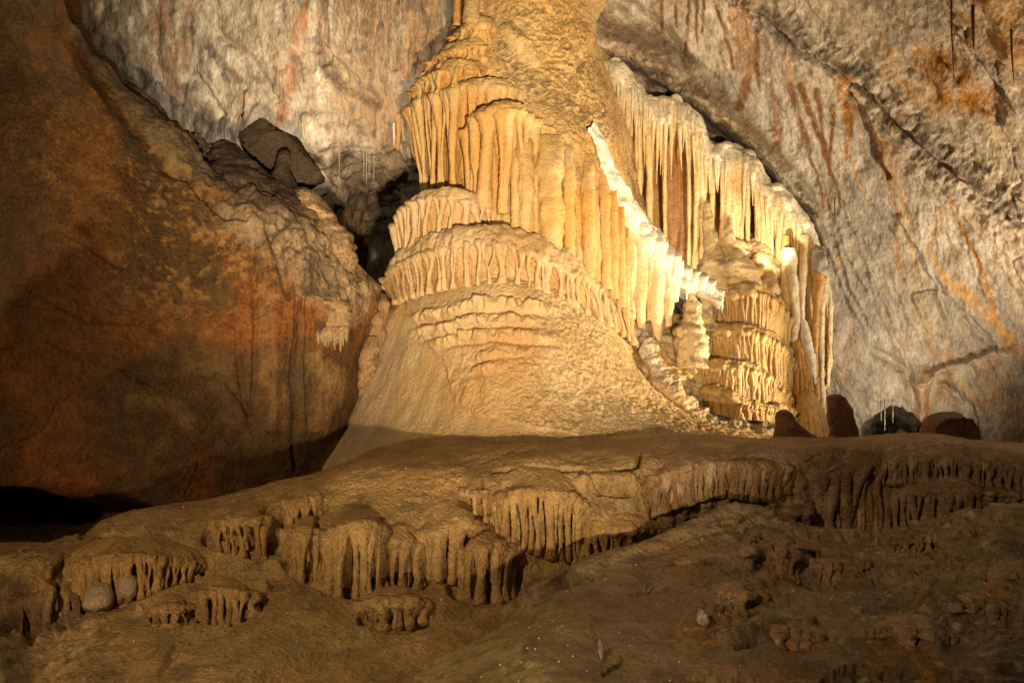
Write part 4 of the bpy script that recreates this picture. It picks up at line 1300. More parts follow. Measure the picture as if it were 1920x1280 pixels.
def dome_col(s):
    P = s.G
    U, V = jitter(s, 8, 4)
    c = col_flow(P, (0.56, 0.38, 0.18), (0.63, 0.47, 0.26), (0.70, 0.56, 0.35))
    c = mix(c, (0.50, 0.38, 0.26), 0.7 * stroke(U, V, [(740, 640), (700, 760), (690, 830)], [34, 60, 60], 0.3))
    c = mix(c, (0.34, 0.22, 0.11), 0.6 * stroke(U, V, [(620, 880), (760, 845), (900, 828), (1200, 822)], [12, 20, 24, 20], 0.2))
    c = mix(c, (0.58, 0.31, 0.11), 0.45 * stroke(U, V, [(900, 640), (980, 660), (880, 740)], [40, 60, 70], 0.1))
    n = fbm(P, (40, 40, 48), 3, 169)
    c = mix(c, (0.22, 0.16, 0.085), 0.5 * sm(0.10, 0.3, n) * sm(930, 1120, s.U + 0.3 * (s.V - 600)) * (1 - sm(1, 2, s.T)))  # shade of the small pits speckled into the colour
    return c


s_dome = Surf(DOME, 620, 380, dome_disp)
s_dome.build('dome', M_flow, COLM, dome_col)

# pinkish knob of stone joining dome and left flank
kc = lambda P: col_flow(P, (0.36, 0.22, 0.11), (0.44, 0.29, 0.15), (0.50, 0.36, 0.21))
KN = empty('flowstone_bridge', WL(712, 610, 8.4), 'small pinkish rounded neck of stone between the left flank and the dome', 'flowstone')
tube('neck', [W((716, 548, 8.75)), W((716, 562, 8.62)), W((712, 585, 8.56)), W((706, 612, 8.56)), W((700, 650, 8.62))], [0.02, 0.05, 0.075, 0.09, 0.08], M_flow, KN, kc, 40, 0.5, fr=9)
tube('foot', [W((700, 630, 8.5)), W((694, 660, 8.48)), W((686, 700, 8.52)), W((676, 760, 8.6))], [0.04, 0.07, 0.08, 0.04], M_brown, KN, kc, 36, 0.5, fr=9)

# ================================================================== WHITE DRAPERY down the column's right flank
WD = empty('white_drapery', WL(1210, 600, 8.8), 'white calcite drapery with thick hanging tapers down the column\'s right flank', 'drapery')
WCR = [(1113, 228, 8.62), (1140, 285, 8.68), (1168, 340, 8.80), (1200, 392, 8.9), (1235, 438, 8.95), (1270, 486, 9.0), (1305, 515, 9.0), (1358, 552, 9.0)]


def wcol(P):
    u, v = PX(P)
    ref = np.interp(u, [p[0] for p in WCR], [p[1] for p in WCR])
    k = sm(12, 110, v - ref + 34 * fbm(P, (12, 12, 5), 3, 4))
    c = mix(flat((0.86, 0.81, 0.70), P.shape[:-1]), (0.74, 0.56, 0.32), k)
    return mix(c, (0.62, 0.36, 0.14), 0.6 * sm(0.1, 0.5, fbm(P, (10, 10, 2), 3, 6)) * k)


WROWS = [
    [(u + 16, v + 26, d + 0.45) for u, v, d in WCR],
    [(u + 5, v + 3, d + 0.12) for u, v, d in WCR],
    [(u, v, d) for u, v, d in WCR],
    [(u - 5, v + 14, d - 0.10) for u, v, d in WCR],
    [(u - 9 + 4 * (i > 4), v + [12, 24, 34, 40, 40, 34, 26, 18][i], d - 0.14) for i, (u, v, d) in enumerate(WCR)],
    [(u - 10 + 4 * (i > 4), v + [18, 36, 52, 62, 62, 48, 34, 24][i], d - 0.08) for i, (u, v, d) in enumerate(WCR)],
    [(u - 8 + 4 * (i > 4), v + [24, 50, 76, 92, 88, 64, 42, 30][i], d + 0.10) for i, (u, v, d) in enumerate(WCR)],
]
s_wd = Surf(WROWS, 210, 90, lambda s: fbm(s.G, 6, 3, 171) * 0.02 + fbm(s.G, 26, 3, 172) * 0.006
            + fbm(s.G, 14, 3, 177) * 0.02 + sm(0.35, 0.6, s.S) * vn(np.stack([s.T * 16, s.S * 0, 0 * s.S], -1), 1, 8) * 0.025)
s_wd.build('crest', M_curt, WD, lambda s: wcol(s.G))
TAP = [(1172, 370, 560, 10), (1184, 390, 598, 12), (1200, 410, 615, 15), (1216, 430, 600, 12), (1229, 440, 640, 17), (1250, 470, 612, 14), (1263, 480, 560, 9),
       (1277, 495, 548, 9), (1290, 508, 560, 8), (1303, 516, 545, 7), (1316, 524, 560, 8), (1330, 534, 556, 6), (1342, 542, 570, 5), (1352, 550, 572, 5),
       (1158, 340, 480, 7), (1240, 455, 520, 8)]
for i, (u, v0, v1, w) in enumerate(TAP):
    if w < 10:
        v1 += rg.uniform(-14, 26)
        u += rg.uniform(-5, 5)
        w *= rg.uniform(0.6, 1.5)
    r = w / FPX * 8.75
    big = w >= 12
    prof = [0.5, 1.25, 1.0, 0.95, 1.0, 0.95, 0.85, 0.6, 0.5] if big else [0.5, 1.3, 1.05, 0.9, 0.75, 0.55, 0.4, 0.25, 0.1]
    pts = [W((u + rg.uniform(-1, 1) + (3 if u < 1300 else 0) * s_, v0 - 12 + (v1 - v0 + 12) * s_, 8.86 + 0.0009 * (u - 1180) + 0.17 * max(0, 1 - 7 * s_) - 0.06 * math.sin(s_ * 2.5))) for s_ in np.linspace(0, 1, 9)]
    tube('stalactite', pts, [r * p for p in prof], M_curt, WD, wcol, 14, 0.10, fr=16)

# the rock bank between drapery foot and the cascade
BK = [
    [(1190, 560, 9.6), (1215, 590, 9.4), (1260, 600, 9.4), (1320, 560, 9.6), (1380, 470, 9.9), (1450, 440, 10.1), (1520, 470, 10.3)],
    [(1188, 590, 9.2), (1212, 612, 8.95), (1250, 625, 9.1), (1300, 560, 9.35), (1360, 470, 9.6), (1440, 470, 9.7), (1510, 500, 9.9)],
    [(1192, 625, 8.95), (1216, 640, 8.78), (1260, 640, 8.95), (1310, 600, 9.2), (1360, 540, 9.3), (1440, 540, 9.35), (1505, 580, 9.6)],
    [(1200, 680, 8.9), (1230, 690, 8.72), (1280, 690, 8.9), (1330, 680, 9.05), (1400, 650, 9.15), (1460, 660, 9.25), (1510, 680, 9.5)],
    [(1225, 735, 8.8), (1262, 740, 8.66), (1310, 745, 8.8), (1360, 745, 8.95), (1420, 740, 9.0), (1480, 750, 9.15), (1530, 770, 9.4)],
    [(1280, 785, 8.7), (1315, 788, 8.6), (1360, 790, 8.7), (1400, 790, 8.75), (1450, 790, 8.85), (1500, 800, 9.0), (1550, 810, 9.3)],
    [(1360, 850, 8.7), (1380, 850, 8.6), (1400, 850, 8.5), (1440, 850, 8.5), (1480, 850, 8.6), (1530, 860, 8.8), (1580, 870, 9.2)],
]


def bk_col(s):
    c = col_flow(s.G, (0.52, 0.37, 0.17), (0.58, 0.45, 0.26), (0.62, 0.54, 0.38))
    U, V = jitter(s, 8, 4)
    c = mix(c, (0.38, 0.33, 0.27), 0.85 * stroke(U, V, [(1300, 745), (1350, 780), (1430, 785)], [12, 18, 16]))
    c = mix(c, (0.52, 0.47, 0.42), 0.8 * stroke(U, V, [(1190, 590), (1215, 660), (1240, 700)], [20, 18, 14]))
    return mix(c, C_DUST, 0.6 * sm(0.15, 0.4, fbm(s.G, 18, 3, 175)))


CAS = empty('flowstone_cascade', WL(1390, 800, 9.0), 'golden stepped flowstone cascade below the bright curtain, right of the dome', 'flowstone cascade')
Surf(BK, 260, 260, lambda s: fbm(s.G, 3.2, 3, 173) * 0.07 + ridge(s.G, (8, 8, 12), 4, 174) * 0.045 + fbm(s.G, (24, 24, 7), 2, 176) * 0.012).build('bank', M_curt, CAS, bk_col)


def cc_(P):
    return col_flow(P, (0.48, 0.30, 0.105), (0.55, 0.385, 0.165), (0.60, 0.48, 0.27))


kw = dict(mat=M_curt, colf=cc_, lipw=0.030, gran=0.010, scal=13, dust=0.7, rk=0.25)
tier(CAS, 'tier', arc_d([(1330, 545), (1365, 535), (1410, 532), (1450, 545), (1478, 575)], 9.05, 9.3), arc_d([(1336, 566), (1370, 556), (1415, 552), (1452, 565), (1480, 600)], 8.92, 9.25),
     arc_d([(1338, 612), (1372, 616), (1415, 620), (1450, 640), (1478, 680)], 8.96, 9.2), rec=0.08, ribs=dict(n=29, r=0.018, embed=0.8, seed=21, merge=0.3, free=0.2, flare=1.3, rough=0.12), **kw)
tier(CAS, 'tier', arc_d([(1312, 612), (1360, 606), (1410, 608), (1452, 625), (1480, 655)], 8.96, 9.2), arc_d([(1316, 632), (1362, 622), (1410, 625), (1455, 645), (1486, 690)], 8.82, 9.15),
     arc_d([(1322, 682), (1368, 684), (1412, 690), (1452, 706), (1492, 750)], 8.86, 9.1), rec=0.08, ribs=dict(n=34, r=0.018, embed=0.8, seed=22, merge=0.3, free=0.2, flare=1.3, rough=0.12), **kw)
tier(CAS, 'tier', arc_d([(1252, 690), (1300, 680), (1365, 677), (1420, 684), (1455, 705), (1485, 740)], 8.84, 9.1), arc_d([(1250, 702), (1300, 694), (1365, 690), (1420, 700), (1458, 722), (1492, 764)], 8.72, 9.05),
     arc_d([(1268, 728), (1310, 728), (1368, 736), (1415, 756), (1455, 766), (1500, 790)], 8.76, 9.0), rec=0.08, ribs=dict(n=43, r=0.018, embed=0.8, seed=23, merge=0.3, free=0.25, flare=1.3, rough=0.12), **kw)
tier(CAS, 'tier', arc_d([(1285, 730), (1330, 722), (1370, 732), (1405, 752), (1450, 760), (1490, 764)], 8.74, 8.95), arc_d([(1285, 740), (1330, 734), (1370, 744), (1405, 762), (1450, 770), (1490, 774)], 8.64, 8.9),
     arc_d([(1300, 756), (1335, 766), (1370, 776), (1405, 780), (1450, 784), (1490, 786)], 8.68, 8.9), rec=0.06, ribs=dict(n=37, r=0.018, embed=0.8, seed=24, merge=0.3, free=0.3, flare=1.2, rough=0.12), **kw)
for (u, v, d, r_) in ((1245, 655, 8.95, 0.06), (1268, 690, 8.9, 0.075), (1295, 690, 8.9, 0.07), (1420, 500, 9.35, 0.08), (1392, 525, 9.3, 0.09), (1440, 530, 9.3, 0.08), (1256, 716, 8.86, 0.06)):
    tube('lump', [W((u, v - 26, d + .1)), W((u + 2, v - 10, d)), W((u - 2, v + 10, d - .02)), W((u + 1, v + 30, d + .03)), W((u, v + 44, d + .1))], [r_ * .3, r_ * .8, r_ * 1.1, r_ * 1.0, r_ * .4], M_curt, CAS, cc_, 26, 0.42, fr=13)

# ---- stalagmites on the bank
def stalagmite(label, pts, col, mat=M_curt, rough=0.24, sides=26, fr=10, group=None, name='stalagmite'):
    """pts: (u, v, d, half-width in picture units) from tip to base; a ringed body and its domed tip"""
    b = W(pts[-1][:3])
    root = empty(name, tuple(b), label, 'stalagmite', group)
    P = np.array([W(p[:3]) for p in pts])
    R = np.array([p[3] / FPX * p[2] for p in pts])
    k = max(2, len(P) // 3)
    tube('base', P[k - 1:], R[k - 1:], mat, root, col, sides, rough, fr=fr)
    tube('tip', P[:k], R[:k] * np.array([1.0] * (k - 1) + [1.02]), mat, root, col, sides, rough, fr=fr)
    return root


def st_col(P):
    c = col_flow(P, (0.62, 0.44, 0.21), (0.72, 0.58, 0.34), (0.78, 0.68, 0.48))
    return mix(c, C_DUST, 0.75 * sm(0.12, 0.35, fbm(P, (14, 14, 30), 3, 181)))


stalagmite('tall narrow pale stalagmite standing in front of the dark gap in the curtain',
           [(1326, 376, 9.4, 2), (1326, 388, 9.4, 6), (1328, 410, 9.38, 9), (1332, 440, 9.35, 13), (1338, 470, 9.3, 18), (1340, 500, 9.25, 27), (1345, 560, 9.2, 36)], st_col)
stalagmite('short hooked stalagmite knob just right of the tall narrow one',
           [(1368, 404, 9.45, 2), (1367, 412, 9.45, 7), (1365, 430, 9.42, 10), (1366, 452, 9.4, 13), (1370, 475, 9.35, 26), (1378, 510, 9.3, 40), (1385, 560, 9.25, 46)], st_col)
stalagmite('knobbly pale yellow stalagmite at the foot of the white drapery',
           [(1296, 532, 9.0, 2), (1297, 540, 9.0, 6), (1297, 560, 8.98, 8), (1300, 574, 8.95, 16), (1298, 600, 8.9, 20), (1294, 618, 8.88, 27), (1296, 650, 8.85, 30), (1300, 690, 8.85, 30)], st_col, M_curt, 0.34, 34, 12)
stalagmite('slim pale stalagmite stub directly right of the knobbly yellow one',
           [(1319, 524, 9.15, 4), (1320, 532, 9.12, 10), (1321, 560, 9.1, 11), (1323, 590, 9.05, 13), (1328, 620, 9.0, 20)], st_col)

# ================================================================== THE BRIGHT CURTAIN under the slanting rock
CU = empty('flowstone_curtain', WL(1400, 560, 9.9), 'bright cream flowstone curtain of long stalactites under the slanting rock lip', 'drapery')
CCR = [(1108, 100, 10.25), (1150, 112, 10.2), (1190, 150, 10.1), (1222, 180, 10.0), (1262, 182, 9.95), (1300, 205, 9.9), (1332, 262, 9.9), (1380, 274, 9.85),
       (1418, 300, 9.8), (1432, 335, 9.75), (1474, 364, 9.7), (1502, 402, 9.65), (1530, 450, 9.6), (1552, 520, 9.6), (1553, 600, 9.6)]
DROP1 = [18, 30, 50, 60, 62, 60, 40, 55, 60, 60, 80, 90, 90, 60, 40]
DROP2 = [60, 90, 200, 270, 290, 290, 240, 240, 240, 220, 200, 180, 170, 140, 120]


def cu_col(P):
    u, v = PX(P)
    ref = np.interp(u, [p[0] for p in CCR], [p[1] for p in CCR])
    dv = v - ref
    n = fbm(P, (12, 12, 1.6), 3, 191)
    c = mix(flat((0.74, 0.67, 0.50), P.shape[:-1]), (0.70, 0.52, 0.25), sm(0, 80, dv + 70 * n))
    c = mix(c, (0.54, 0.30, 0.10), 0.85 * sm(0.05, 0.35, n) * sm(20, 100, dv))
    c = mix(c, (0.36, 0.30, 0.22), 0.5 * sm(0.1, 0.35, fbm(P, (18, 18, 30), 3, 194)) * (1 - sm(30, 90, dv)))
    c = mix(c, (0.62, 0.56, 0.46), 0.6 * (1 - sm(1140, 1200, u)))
    return c


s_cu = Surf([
    [(u, v + 10, d + 0.5) for u, v, d in CCR],
    [(u, v + 1, d + 0.14) for u, v, d in CCR],
    [(u, v + 3, d) for u, v, d in CCR],
    [(u, v + a * 0.4, d - 0.06) for (u, v, d), a in zip(CCR, DROP1)],
    [(u - 1, v + a * 0.8, d - 0.07) for (u, v, d), a in zip(CCR, DROP1)],
    [(u - 1, v + a + 12, d + 0.26) for (u, v, d), a in zip(CCR, DROP1)],
    [(u - 2, v + a + 60, d + 0.34) for (u, v, d), a in zip(CCR, DROP1)],
    [(u - 3, v + 0.75 * a + 30, d + 0.32) for (u, v, d), a in zip(CCR, DROP2)],
    [(u - 4, v + a + 40, d + 0.22) for (u, v, d), a in zip(CCR, DROP2)],
], 420, 260, lambda s: fbm(s.G, 3, 2, 192) * 0.03 + fbm(s.G, 22, 3, 193) * 0.007
    + vn(s.G, (26, 26, 1.6), 9) * 0.03 * sm(0.1, 0.3, s.S) + vn(s.G, (9, 9, 1.0), 19) * 0.05)


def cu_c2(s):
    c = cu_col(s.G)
    return mix(c, (0.36, 0.17, 0.055), 0.85 * sm(0.56, 0.66, s.S) * (1 - 0.5 * sm(1400, 1460, s.U)))  # orange-brown backing; shade of the gaps painted into its colour


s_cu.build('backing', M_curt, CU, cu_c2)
c3 = spline(W([(u, v + 6, d - 0.05) for u, v, d in CCR]), 400)
cu_u, cu_v = PX(c3)
L1 = np.interp(cu_u, [p[0] for p in CCR], DROP1)
L2 = np.interp(cu_u, [p[0] for p in CCR], DROP2)
NC = 128
rg = np.random.default_rng(23)
for i in range(NC):
    t = (i + 0.5 + rg.uniform(-0.4, 0.4)) / NC
    k = int(t * 399)
    u, v, d = cu_u[k], cu_v[k], c3[k][1]
    gap = 1225 < u < 1420
    long = rg.random() < (0.34 if gap else 0.55)
    ln = L2[k] * rg.uniform(0.85, 1.15) if long else L1[k] * rg.uniform(0.9, 2.6)
    w = (rg.uniform(4.5, 9.0) if long else rg.uniform(3.0, 5.5)) * (0.8 if u < 1190 or u > 1500 else 1.0)
    r = w / FPX * d
    if long:
        prof = [0.6, 1.2, 1.0, rg.uniform(0.7, 1), rg.uniform(0.6, 1.0), rg.uniform(0.6, 1.0), rg.uniform(0.5, 1.0), rg.uniform(.5, 1.1), rg.uniform(.2, 1.1)]
    else:
        prof = [0.6, 1.3, 1.1, 0.9, 0.75, 0.6, 0.4, 0.25, 0.1]
    x1 = rg.uniform(-5, 5)
    pts = [W((u + x1 * s_ * s_, v + ln * s_, d + 0.04 - 0.09 * min(1, s_ * 3) + 0.12 * s_ * (1 if long else 0))) for s_ in np.linspace(0, 1, 9)]
    tube('stalactite', pts, [r * p for p in prof], M_curt, CU, cu_col, 11, 0.10, fr=15, nseg=int(max(10, ln / 4.5)))

# thick columns at the curtain's right end
def cr_col(P):
    return col_flow(P, (0.62, 0.34, 0.09), (0.76, 0.56, 0.26), (0.80, 0.70, 0.50))


def cw_col(P):
    return mix(flat((0.74, 0.63, 0.44), P.shape[:-1]), (0.66, 0.43, 0.17), 0.8 * sm(-0.2, 0.3, fbm(P, (10, 10, 2), 3, 5)))


for pts, cf in (
    ([(1474, 440, 9.5, 5), (1474, 500, 9.42, 8), (1476, 560, 9.38, 11), (1480, 620, 9.35, 10), (1484, 680, 9.3, 14)], cr_col),
    ([(1480, 465, 9.4, 12), (1484, 500, 9.35, 11), (1490, 560, 9.32, 9), (1492, 600, 9.3, 8), (1486, 640, 9.3, 10)], cw_col),
    ([(1508, 440, 9.5, 8), (1505, 520, 9.42, 7), (1503, 600, 9.4, 6), (1506, 660, 9.38, 7), (1520, 740, 9.35, 6)], cw_col),
    ([(1530, 500, 9.5, 14), (1534, 530, 9.42, 10), (1530, 590, 9.4, 6), (1528, 680, 9.4, 6), (1532, 780, 9.35, 8)], cr_col),
    ([(1545, 520, 9.5, 10), (1541, 560, 9.42, 7), (1538, 660, 9.42, 6), (1540, 800, 9.35, 8)], cw_col),
    ([(1518, 520, 9.55, 6), (1520, 600, 9.5, 5), (1516, 700, 9.45, 5), (1530, 800, 9.4, 5)], cr_col)):
    tube('column', [W(p[:3]) for p in pts], [p[3] / FPX * p[2] for p in pts], M_curt, CU, cf, 20, 0.26, fr=12, nseg=70)
tube('cream_sheet', [W(p) for p in ((1506, 600, 9.32), (1512, 640, 9.28), (1520, 680, 9.26), (1527, 720, 9.25))], [0.03, 0.05, 0.045, 0.015], M_curt, CU, lambda P: flat(C_WHITE, P.shape[:-1]), 14, 0.15)


def mound(label, top, base, n, seed, col=cr_col, name='flowstone_mound', mat=M_curt, rib_r=0.020):
    """a cone of flowstone with drip ribs down its front; top/base: (u, v, d, half-width)"""
    root = empty(name, tuple(W(base[:3])), label, 'flowstone mound')
    A, B = W(top[:3]), W(base[:3])
    ra, rb = top[3] / FPX * top[2], base[3] / FPX * base[2]
    ss = np.linspace(0, 1, 8)
    P = [A + (B - A) * s for s in ss]
    R = [ra * (0.5 if s == 0 else 1) + (rb - ra) * s ** 0.8 for s in ss]
    tube('body', P, R, mat, root, col, 40, 0.10, fr=7, nseg=40)
    g = np.random.default_rng(seed)
    for a in np.linspace(math.pi * 1.02, math.pi * 1.98, n):
        a = a + g.uniform(-0.08, 0.08)
        s0 = g.uniform(0.25, 0.4)
        pp, rr = [], []
        for s in np.linspace(s0, 1.0, 7):
            c = A + (B - A) * s
            R0 = ra + (rb - ra) * s ** 0.8
            pp.append(c + np.array([math.cos(a) * R0, math.sin(a) * R0, 0]))
            rr.append(rib_r * (0.5 if s == s0 else g.uniform(0.7, 1.15)))
        tube('rib', pp, rr, mat, root, col, 8, 0.12)
    return root


mound('conical golden mound with a grey cap at the curtain\'s far right foot', (1512, 730, 9.1, 12), (1522, 818, 8.95, 36), 13, 3)
mound('narrow orange mound between cascade and the thick right columns', (1490, 610, 9.35, 8), (1500, 760, 9.15, 26), 9, 5)
stalagmite('grey capped stub perched on the curtain\'s right shoulder', [(1532, 462, 9.55, 5), (1533, 472, 9.5, 13), (1534, 490, 9.45, 15), (1536, 515, 9.45, 12)],
           lambda P: mix(flat((0.46, 0.40, 0.33), P.shape[:-1]), C_DUST, 0.7 * sm(0, 0.3, fbm(P, 16, 3, 5))))

# ================================================================== DARK SHAPES ON THE LEDGE
DK = lambda P: mix(flat((0.10, 0.04, 0.018), P.shape[:-1]), (0.15, 0.06, 0.028), sm(-0.3, 0.3, fbm(P, 9, 3, 6)))
stalagmite('low dark stalagmite stub with a sloping right side, before the cascade foot',
           [(1468, 768, 7.62, 7), (1469, 774, 7.60, 15), (1472, 790, 7.58, 21), (1482, 806, 7.56, 32), (1500, 830, 7.52, 50)], DK, M_ledge, 0.16, 30, 9, group='dark stubs on the ledge')
stalagmite('taller round-topped dark stalagmite right of the low stub',
           [(1567, 739, 7.66, 8), (1568, 745, 7.64, 16), (1573, 765, 7.62, 22), (1577, 790, 7.6, 26), (1580, 812, 7.58, 28), (1582, 840, 7.56, 30)], DK, M_ledge, 0.16, 30, 9, group='dark stubs on the ledge')


def rockblock(name, label, pts, depth, mat, col, cat='boulder', bev=0.02, tilt=0.0, nsub=3, amp=0.02, seed=0, kids=()):
    """a faceted block: front outline (u, v, d) carried back by depth metres, edges worn"""
    import bmesh
    bm = bmesh.new()
    F_ = [bm.verts.new(W(p)) for p in pts]
    B_ = [bm.verts.new(W(p) + np.array([tilt, depth, 0.0])) for p in pts]
    n = len(pts)
    bm.faces.new(F_)
    bm.faces.new(B_[::-1])
    for i in range(n):
        bm.faces.new((F_[i], B_[i], B_[(i + 1) % n], F_[(i + 1) % n]))
    bmesh.ops.recalc_face_normals(bm, faces=bm.faces)
    bmesh.ops.bevel(bm, geom=bm.edges[:], offset=bev, segments=2, affect='EDGES')
    bmesh.ops.triangulate(bm, faces=bm.faces[:])
    for _ in range(nsub):
        bmesh.ops.subdivide_edges(bm, edges=[e for e in bm.edges if e.calc_length() > 0.05], cuts=1, use_grid_fill=True)
    bmesh.ops.triangulate(bm, faces=bm.faces[:])
    V = np.array([v.co[:] for v in bm.verts])
    bm.normal_update()
    N = np.array([v.normal[:] for v in bm.verts])
    V = V + N * (fbm(V, 4, 3, 201 + seed) * amp + fbm(V, 18, 3, 202) * amp * 0.6)[:, None]
    bm.verts.index_update()
    F3 = np.array([[v.index for v in f.verts] for f in bm.faces])
    bm.free()
    o = mesh_obj(name, V, F3, mat, None, col(V))
    tag(o, label, cat)
    return o


rockblock('boulder', 'flat-topped dark boulder on the ledge at the far right',
          [(1744, 850, 7.66), (1754, 805, 7.68), (1770, 782, 7.7), (1800, 779, 7.7), (1836, 786, 7.7), (1842, 800, 7.7), (1848, 850, 7.66)], 0.3, M_ledge, DK, amp=0.03)
# leaning angular slab on the left crest, and its broken stump
BD = lambda P: mix(flat((0.05, 0.034, 0.022), P.shape[:-1]), (0.09, 0.062, 0.04), sm(-0.3, 0.3, fbm(P, 5, 3, 7)))
rockblock('rock_slab', 'pointed dark angular slab leaning on the crest against the pale wall',
          [(441, 252, 8.9), (487, 214, 8.95), (512, 232, 8.95), (532, 246, 8.95), (545, 250, 9.0), (570, 280, 9.0), (590, 312, 9.0), (604, 332, 9.0), (592, 342, 9.0), (552, 356, 9.0),
           (520, 352, 8.95), (500, 330, 8.9), (478, 300, 8.85), (455, 285, 8.85)], 0.22, M_brown, BD, 'rock slab', bev=0.012, amp=0.03)
stalagmite('dim brown stump standing in front of the leaning slab', [(534, 282, 8.62, 5), (533, 290, 8.6, 11), (528, 325, 8.55, 17), (520, 355, 8.5, 34), (510, 410, 8.4, 60)], BD, M_brown, 0.22, 40, 14)
stalagmite('low rounded dark bump on the crest left of the leaning slab', [(418, 262, 8.6, 6), (420, 270, 8.58, 18), (432, 300, 8.5, 38), (455, 345, 8.4, 66)], BD, M_brown, 0.24, 40, 14)
stalagmite('sandy lit hump on the crest below the leaning slab', [(566, 352, 8.6, 8), (568, 360, 8.55, 24), (585, 400, 8.5, 38), (595, 450, 8.4, 60), (600, 520, 8.3, 70)],
           lambda P: mix(flat((0.46, 0.31, 0.17), P.shape[:-1]), C_DUST, 0.8 * sm(0.0, 0.3, fbm(P, (16, 16, 8), 3, 9))), M_brown, 0.22, fr=8)

# fringed boss on the left flank
BO = empty('flowstone_boss', WL(620, 640, 7.8), 'small flat-topped flowstone boss with a dripping fringe on the left flank', 'flowstone')
bc = lambda P: col_flow(P, (0.36, 0.24, 0.12), (0.44, 0.32, 0.18), (0.50, 0.38, 0.24))
tube('cap', [W((620, 560, 8.06)), W((620, 568, 8.0)), W((621, 590, 7.97)), W((622, 618, 8.0)), W((622, 645, 8.1))], [0.06, 0.12, 0.13, 0.12, 0.06], M_brown, BO, bc, 34, 0.34, fr=7)
for i in range(11):
    u = 597 + 5 * i + random.uniform(-2, 2)
    tube('drip', [W((u, 612, 7.90)), W((u + 0.4, 632, 7.86)), W((u + 1, 642 + random.uniform(0, 18), 7.88))], [0.022, 0.016, 0.005], M_brown, BO, bc, 9, 0.25)

# ================================================================== DRAPERIES ON THE LEDGE FACE
def lcol(P):
    u, v = PX(P)
    c = col_flow(P, (0.42, 0.25, 0.09), (0.52, 0.33, 0.13), (0.58, 0.40, 0.18))
    return c


def lcol_dark(P):
    c = col_flow(P, (0.28, 0.155, 0.07), (0.38, 0.24, 0.125), (0.46, 0.32, 0.19))
    return mix(c, (0.62, 0.48, 0.28), 0.7 * sm(0.28, 0.5, fbm(P, (16, 16, 6), 3, 7)))


def lobe(label, crest, lip, bot, n, r, seed, dc=6.0, de=6.1, bul=0.12, tone='warm', rec=0.10, free=0.0, group=None, mat=None, **k):
    col = {'warm': lcol, 'dark': lcol_dark, 'dim': lambda P: lcol(P) * 0.7}[tone]  # 'dim' puts the left end's low light into the colour
    mat = mat or M_ledge
    LO = seed < 51

    def seat(uv, n_=14):
        q = spline(np.array(uv, float), n_)
        d = floor_d(q[:, 0], q[:, 1], LO)
        d = np.convolve(np.pad(d, 2, mode='edge'), np.ones(5) / 5, 'valid')
        return q, d
    (cq, cd), (lq, ldd), (bq, bd) = seat(crest), seat(lip), seat(bot)
    e = 1 - np.abs(np.linspace(-1, 1, 14)) ** 3
    bd2 = bd - 0.035
    hollow_ = 0.06
    lD = np.minimum(ldd - bul, bd2 + 0.05)
    lD = np.maximum(lD, ldd - bul * 1.9)
    lD = ldd + 0.03 + (lD - ldd - 0.03) * e ** 0.7
    cq[:, 1] -= 16 * e + 4
    cd = floor_d(cq[:, 0], cq[:, 1], LO)
    cd = np.convolve(np.pad(cd, 2, mode='edge'), np.ones(5) / 5, 'valid')
    if seed > 51:                                        # these only swell out of the slope
        cd, lD, bd2 = cd + 0.05, lD + 0.01, bd2 + 0.02
    crest = np.column_stack([cq, cd + 0.012])
    lip = np.column_stack([lq, lD])
    bot = np.column_stack([bq, bd2 + 0.03 + (np.maximum(bd2, lD - 0.10) - bd2 - 0.03) * e ** 0.7])
    b = lip[7]
    root = empty('flowstone_drapery', tuple(W(b)), label, 'drapery', group)
    kk = dict(n=int(n * 1.3), r=r * 0.80, seed=seed, free=free, merge=0.3, waist=0.8, flare=1.7, rough=0.10, col=col)
    kk.update(k)
    if b[0] > 1150:
        kk['merge'] = 0.2
    tier(root, 'brow', crest, lip, bot, rec=rec + 0.06, mat=mat, colf=col, gran=0.005, ribs=kk, nv=60, sink=0.04, rk=(0.55 if b[0] < 1150 else 0.3), hump=0.05)
    return root


for a_, k_ in LOBES:
    lobe(*a_, **k_)

# pale ball, shard, chips
bd_ = float(floor_d(186, 1125, True)) - 0.20 - 5.64
be_ = float(floor_d(240, 1105, True)) - 0.17 - 5.68
tube('flowstone_ball', [W((188, 1090, 5.74 + bd_)), W((188, 1096, 5.70 + bd_)), W((186, 1110, 5.66 + bd_)), W((184, 1128, 5.64 + bd_)), W((184, 1146, 5.68 + bd_)), W((185, 1154, 5.74 + bd_))], [0.012, 0.045, 0.068, 0.078, 0.06, 0.015], M_flow, None,
     lambda P: mix(flat((0.42, 0.30, 0.18), P.shape[:-1]), (0.5, 0.39, 0.26), sm(-.3, .3, fbm(P, 12, 2, 3))), 24, 0.06, fr=8)
tag(bpy.context.scene.objects['flowstone_ball'], 'pale greyish ball of calcite under the leaning webs', 'calcite ball')
tube('flowstone_ball.001', [W((242, 1076, 5.72 + be_)), W((242, 1082, 5.70 + be_)), W((240, 1098, 5.68 + be_)), W((238, 1116, 5.70 + be_)), W((238, 1124, 5.74 + be_))], [0.012, 0.035, 0.05, 0.05, 0.012], M_flow, None,
     lambda P: mix(flat((0.38, 0.28, 0.18), P.shape[:-1]), (0.46, 0.36, 0.26), sm(-.3, .3, fbm(P, 12, 2, 3))), 20, 0.10, fr=8)
tag(bpy.context.scene.objects['flowstone_ball.001'], 'smaller browner calcite bulge right of the pale ball', 'calcite ball')


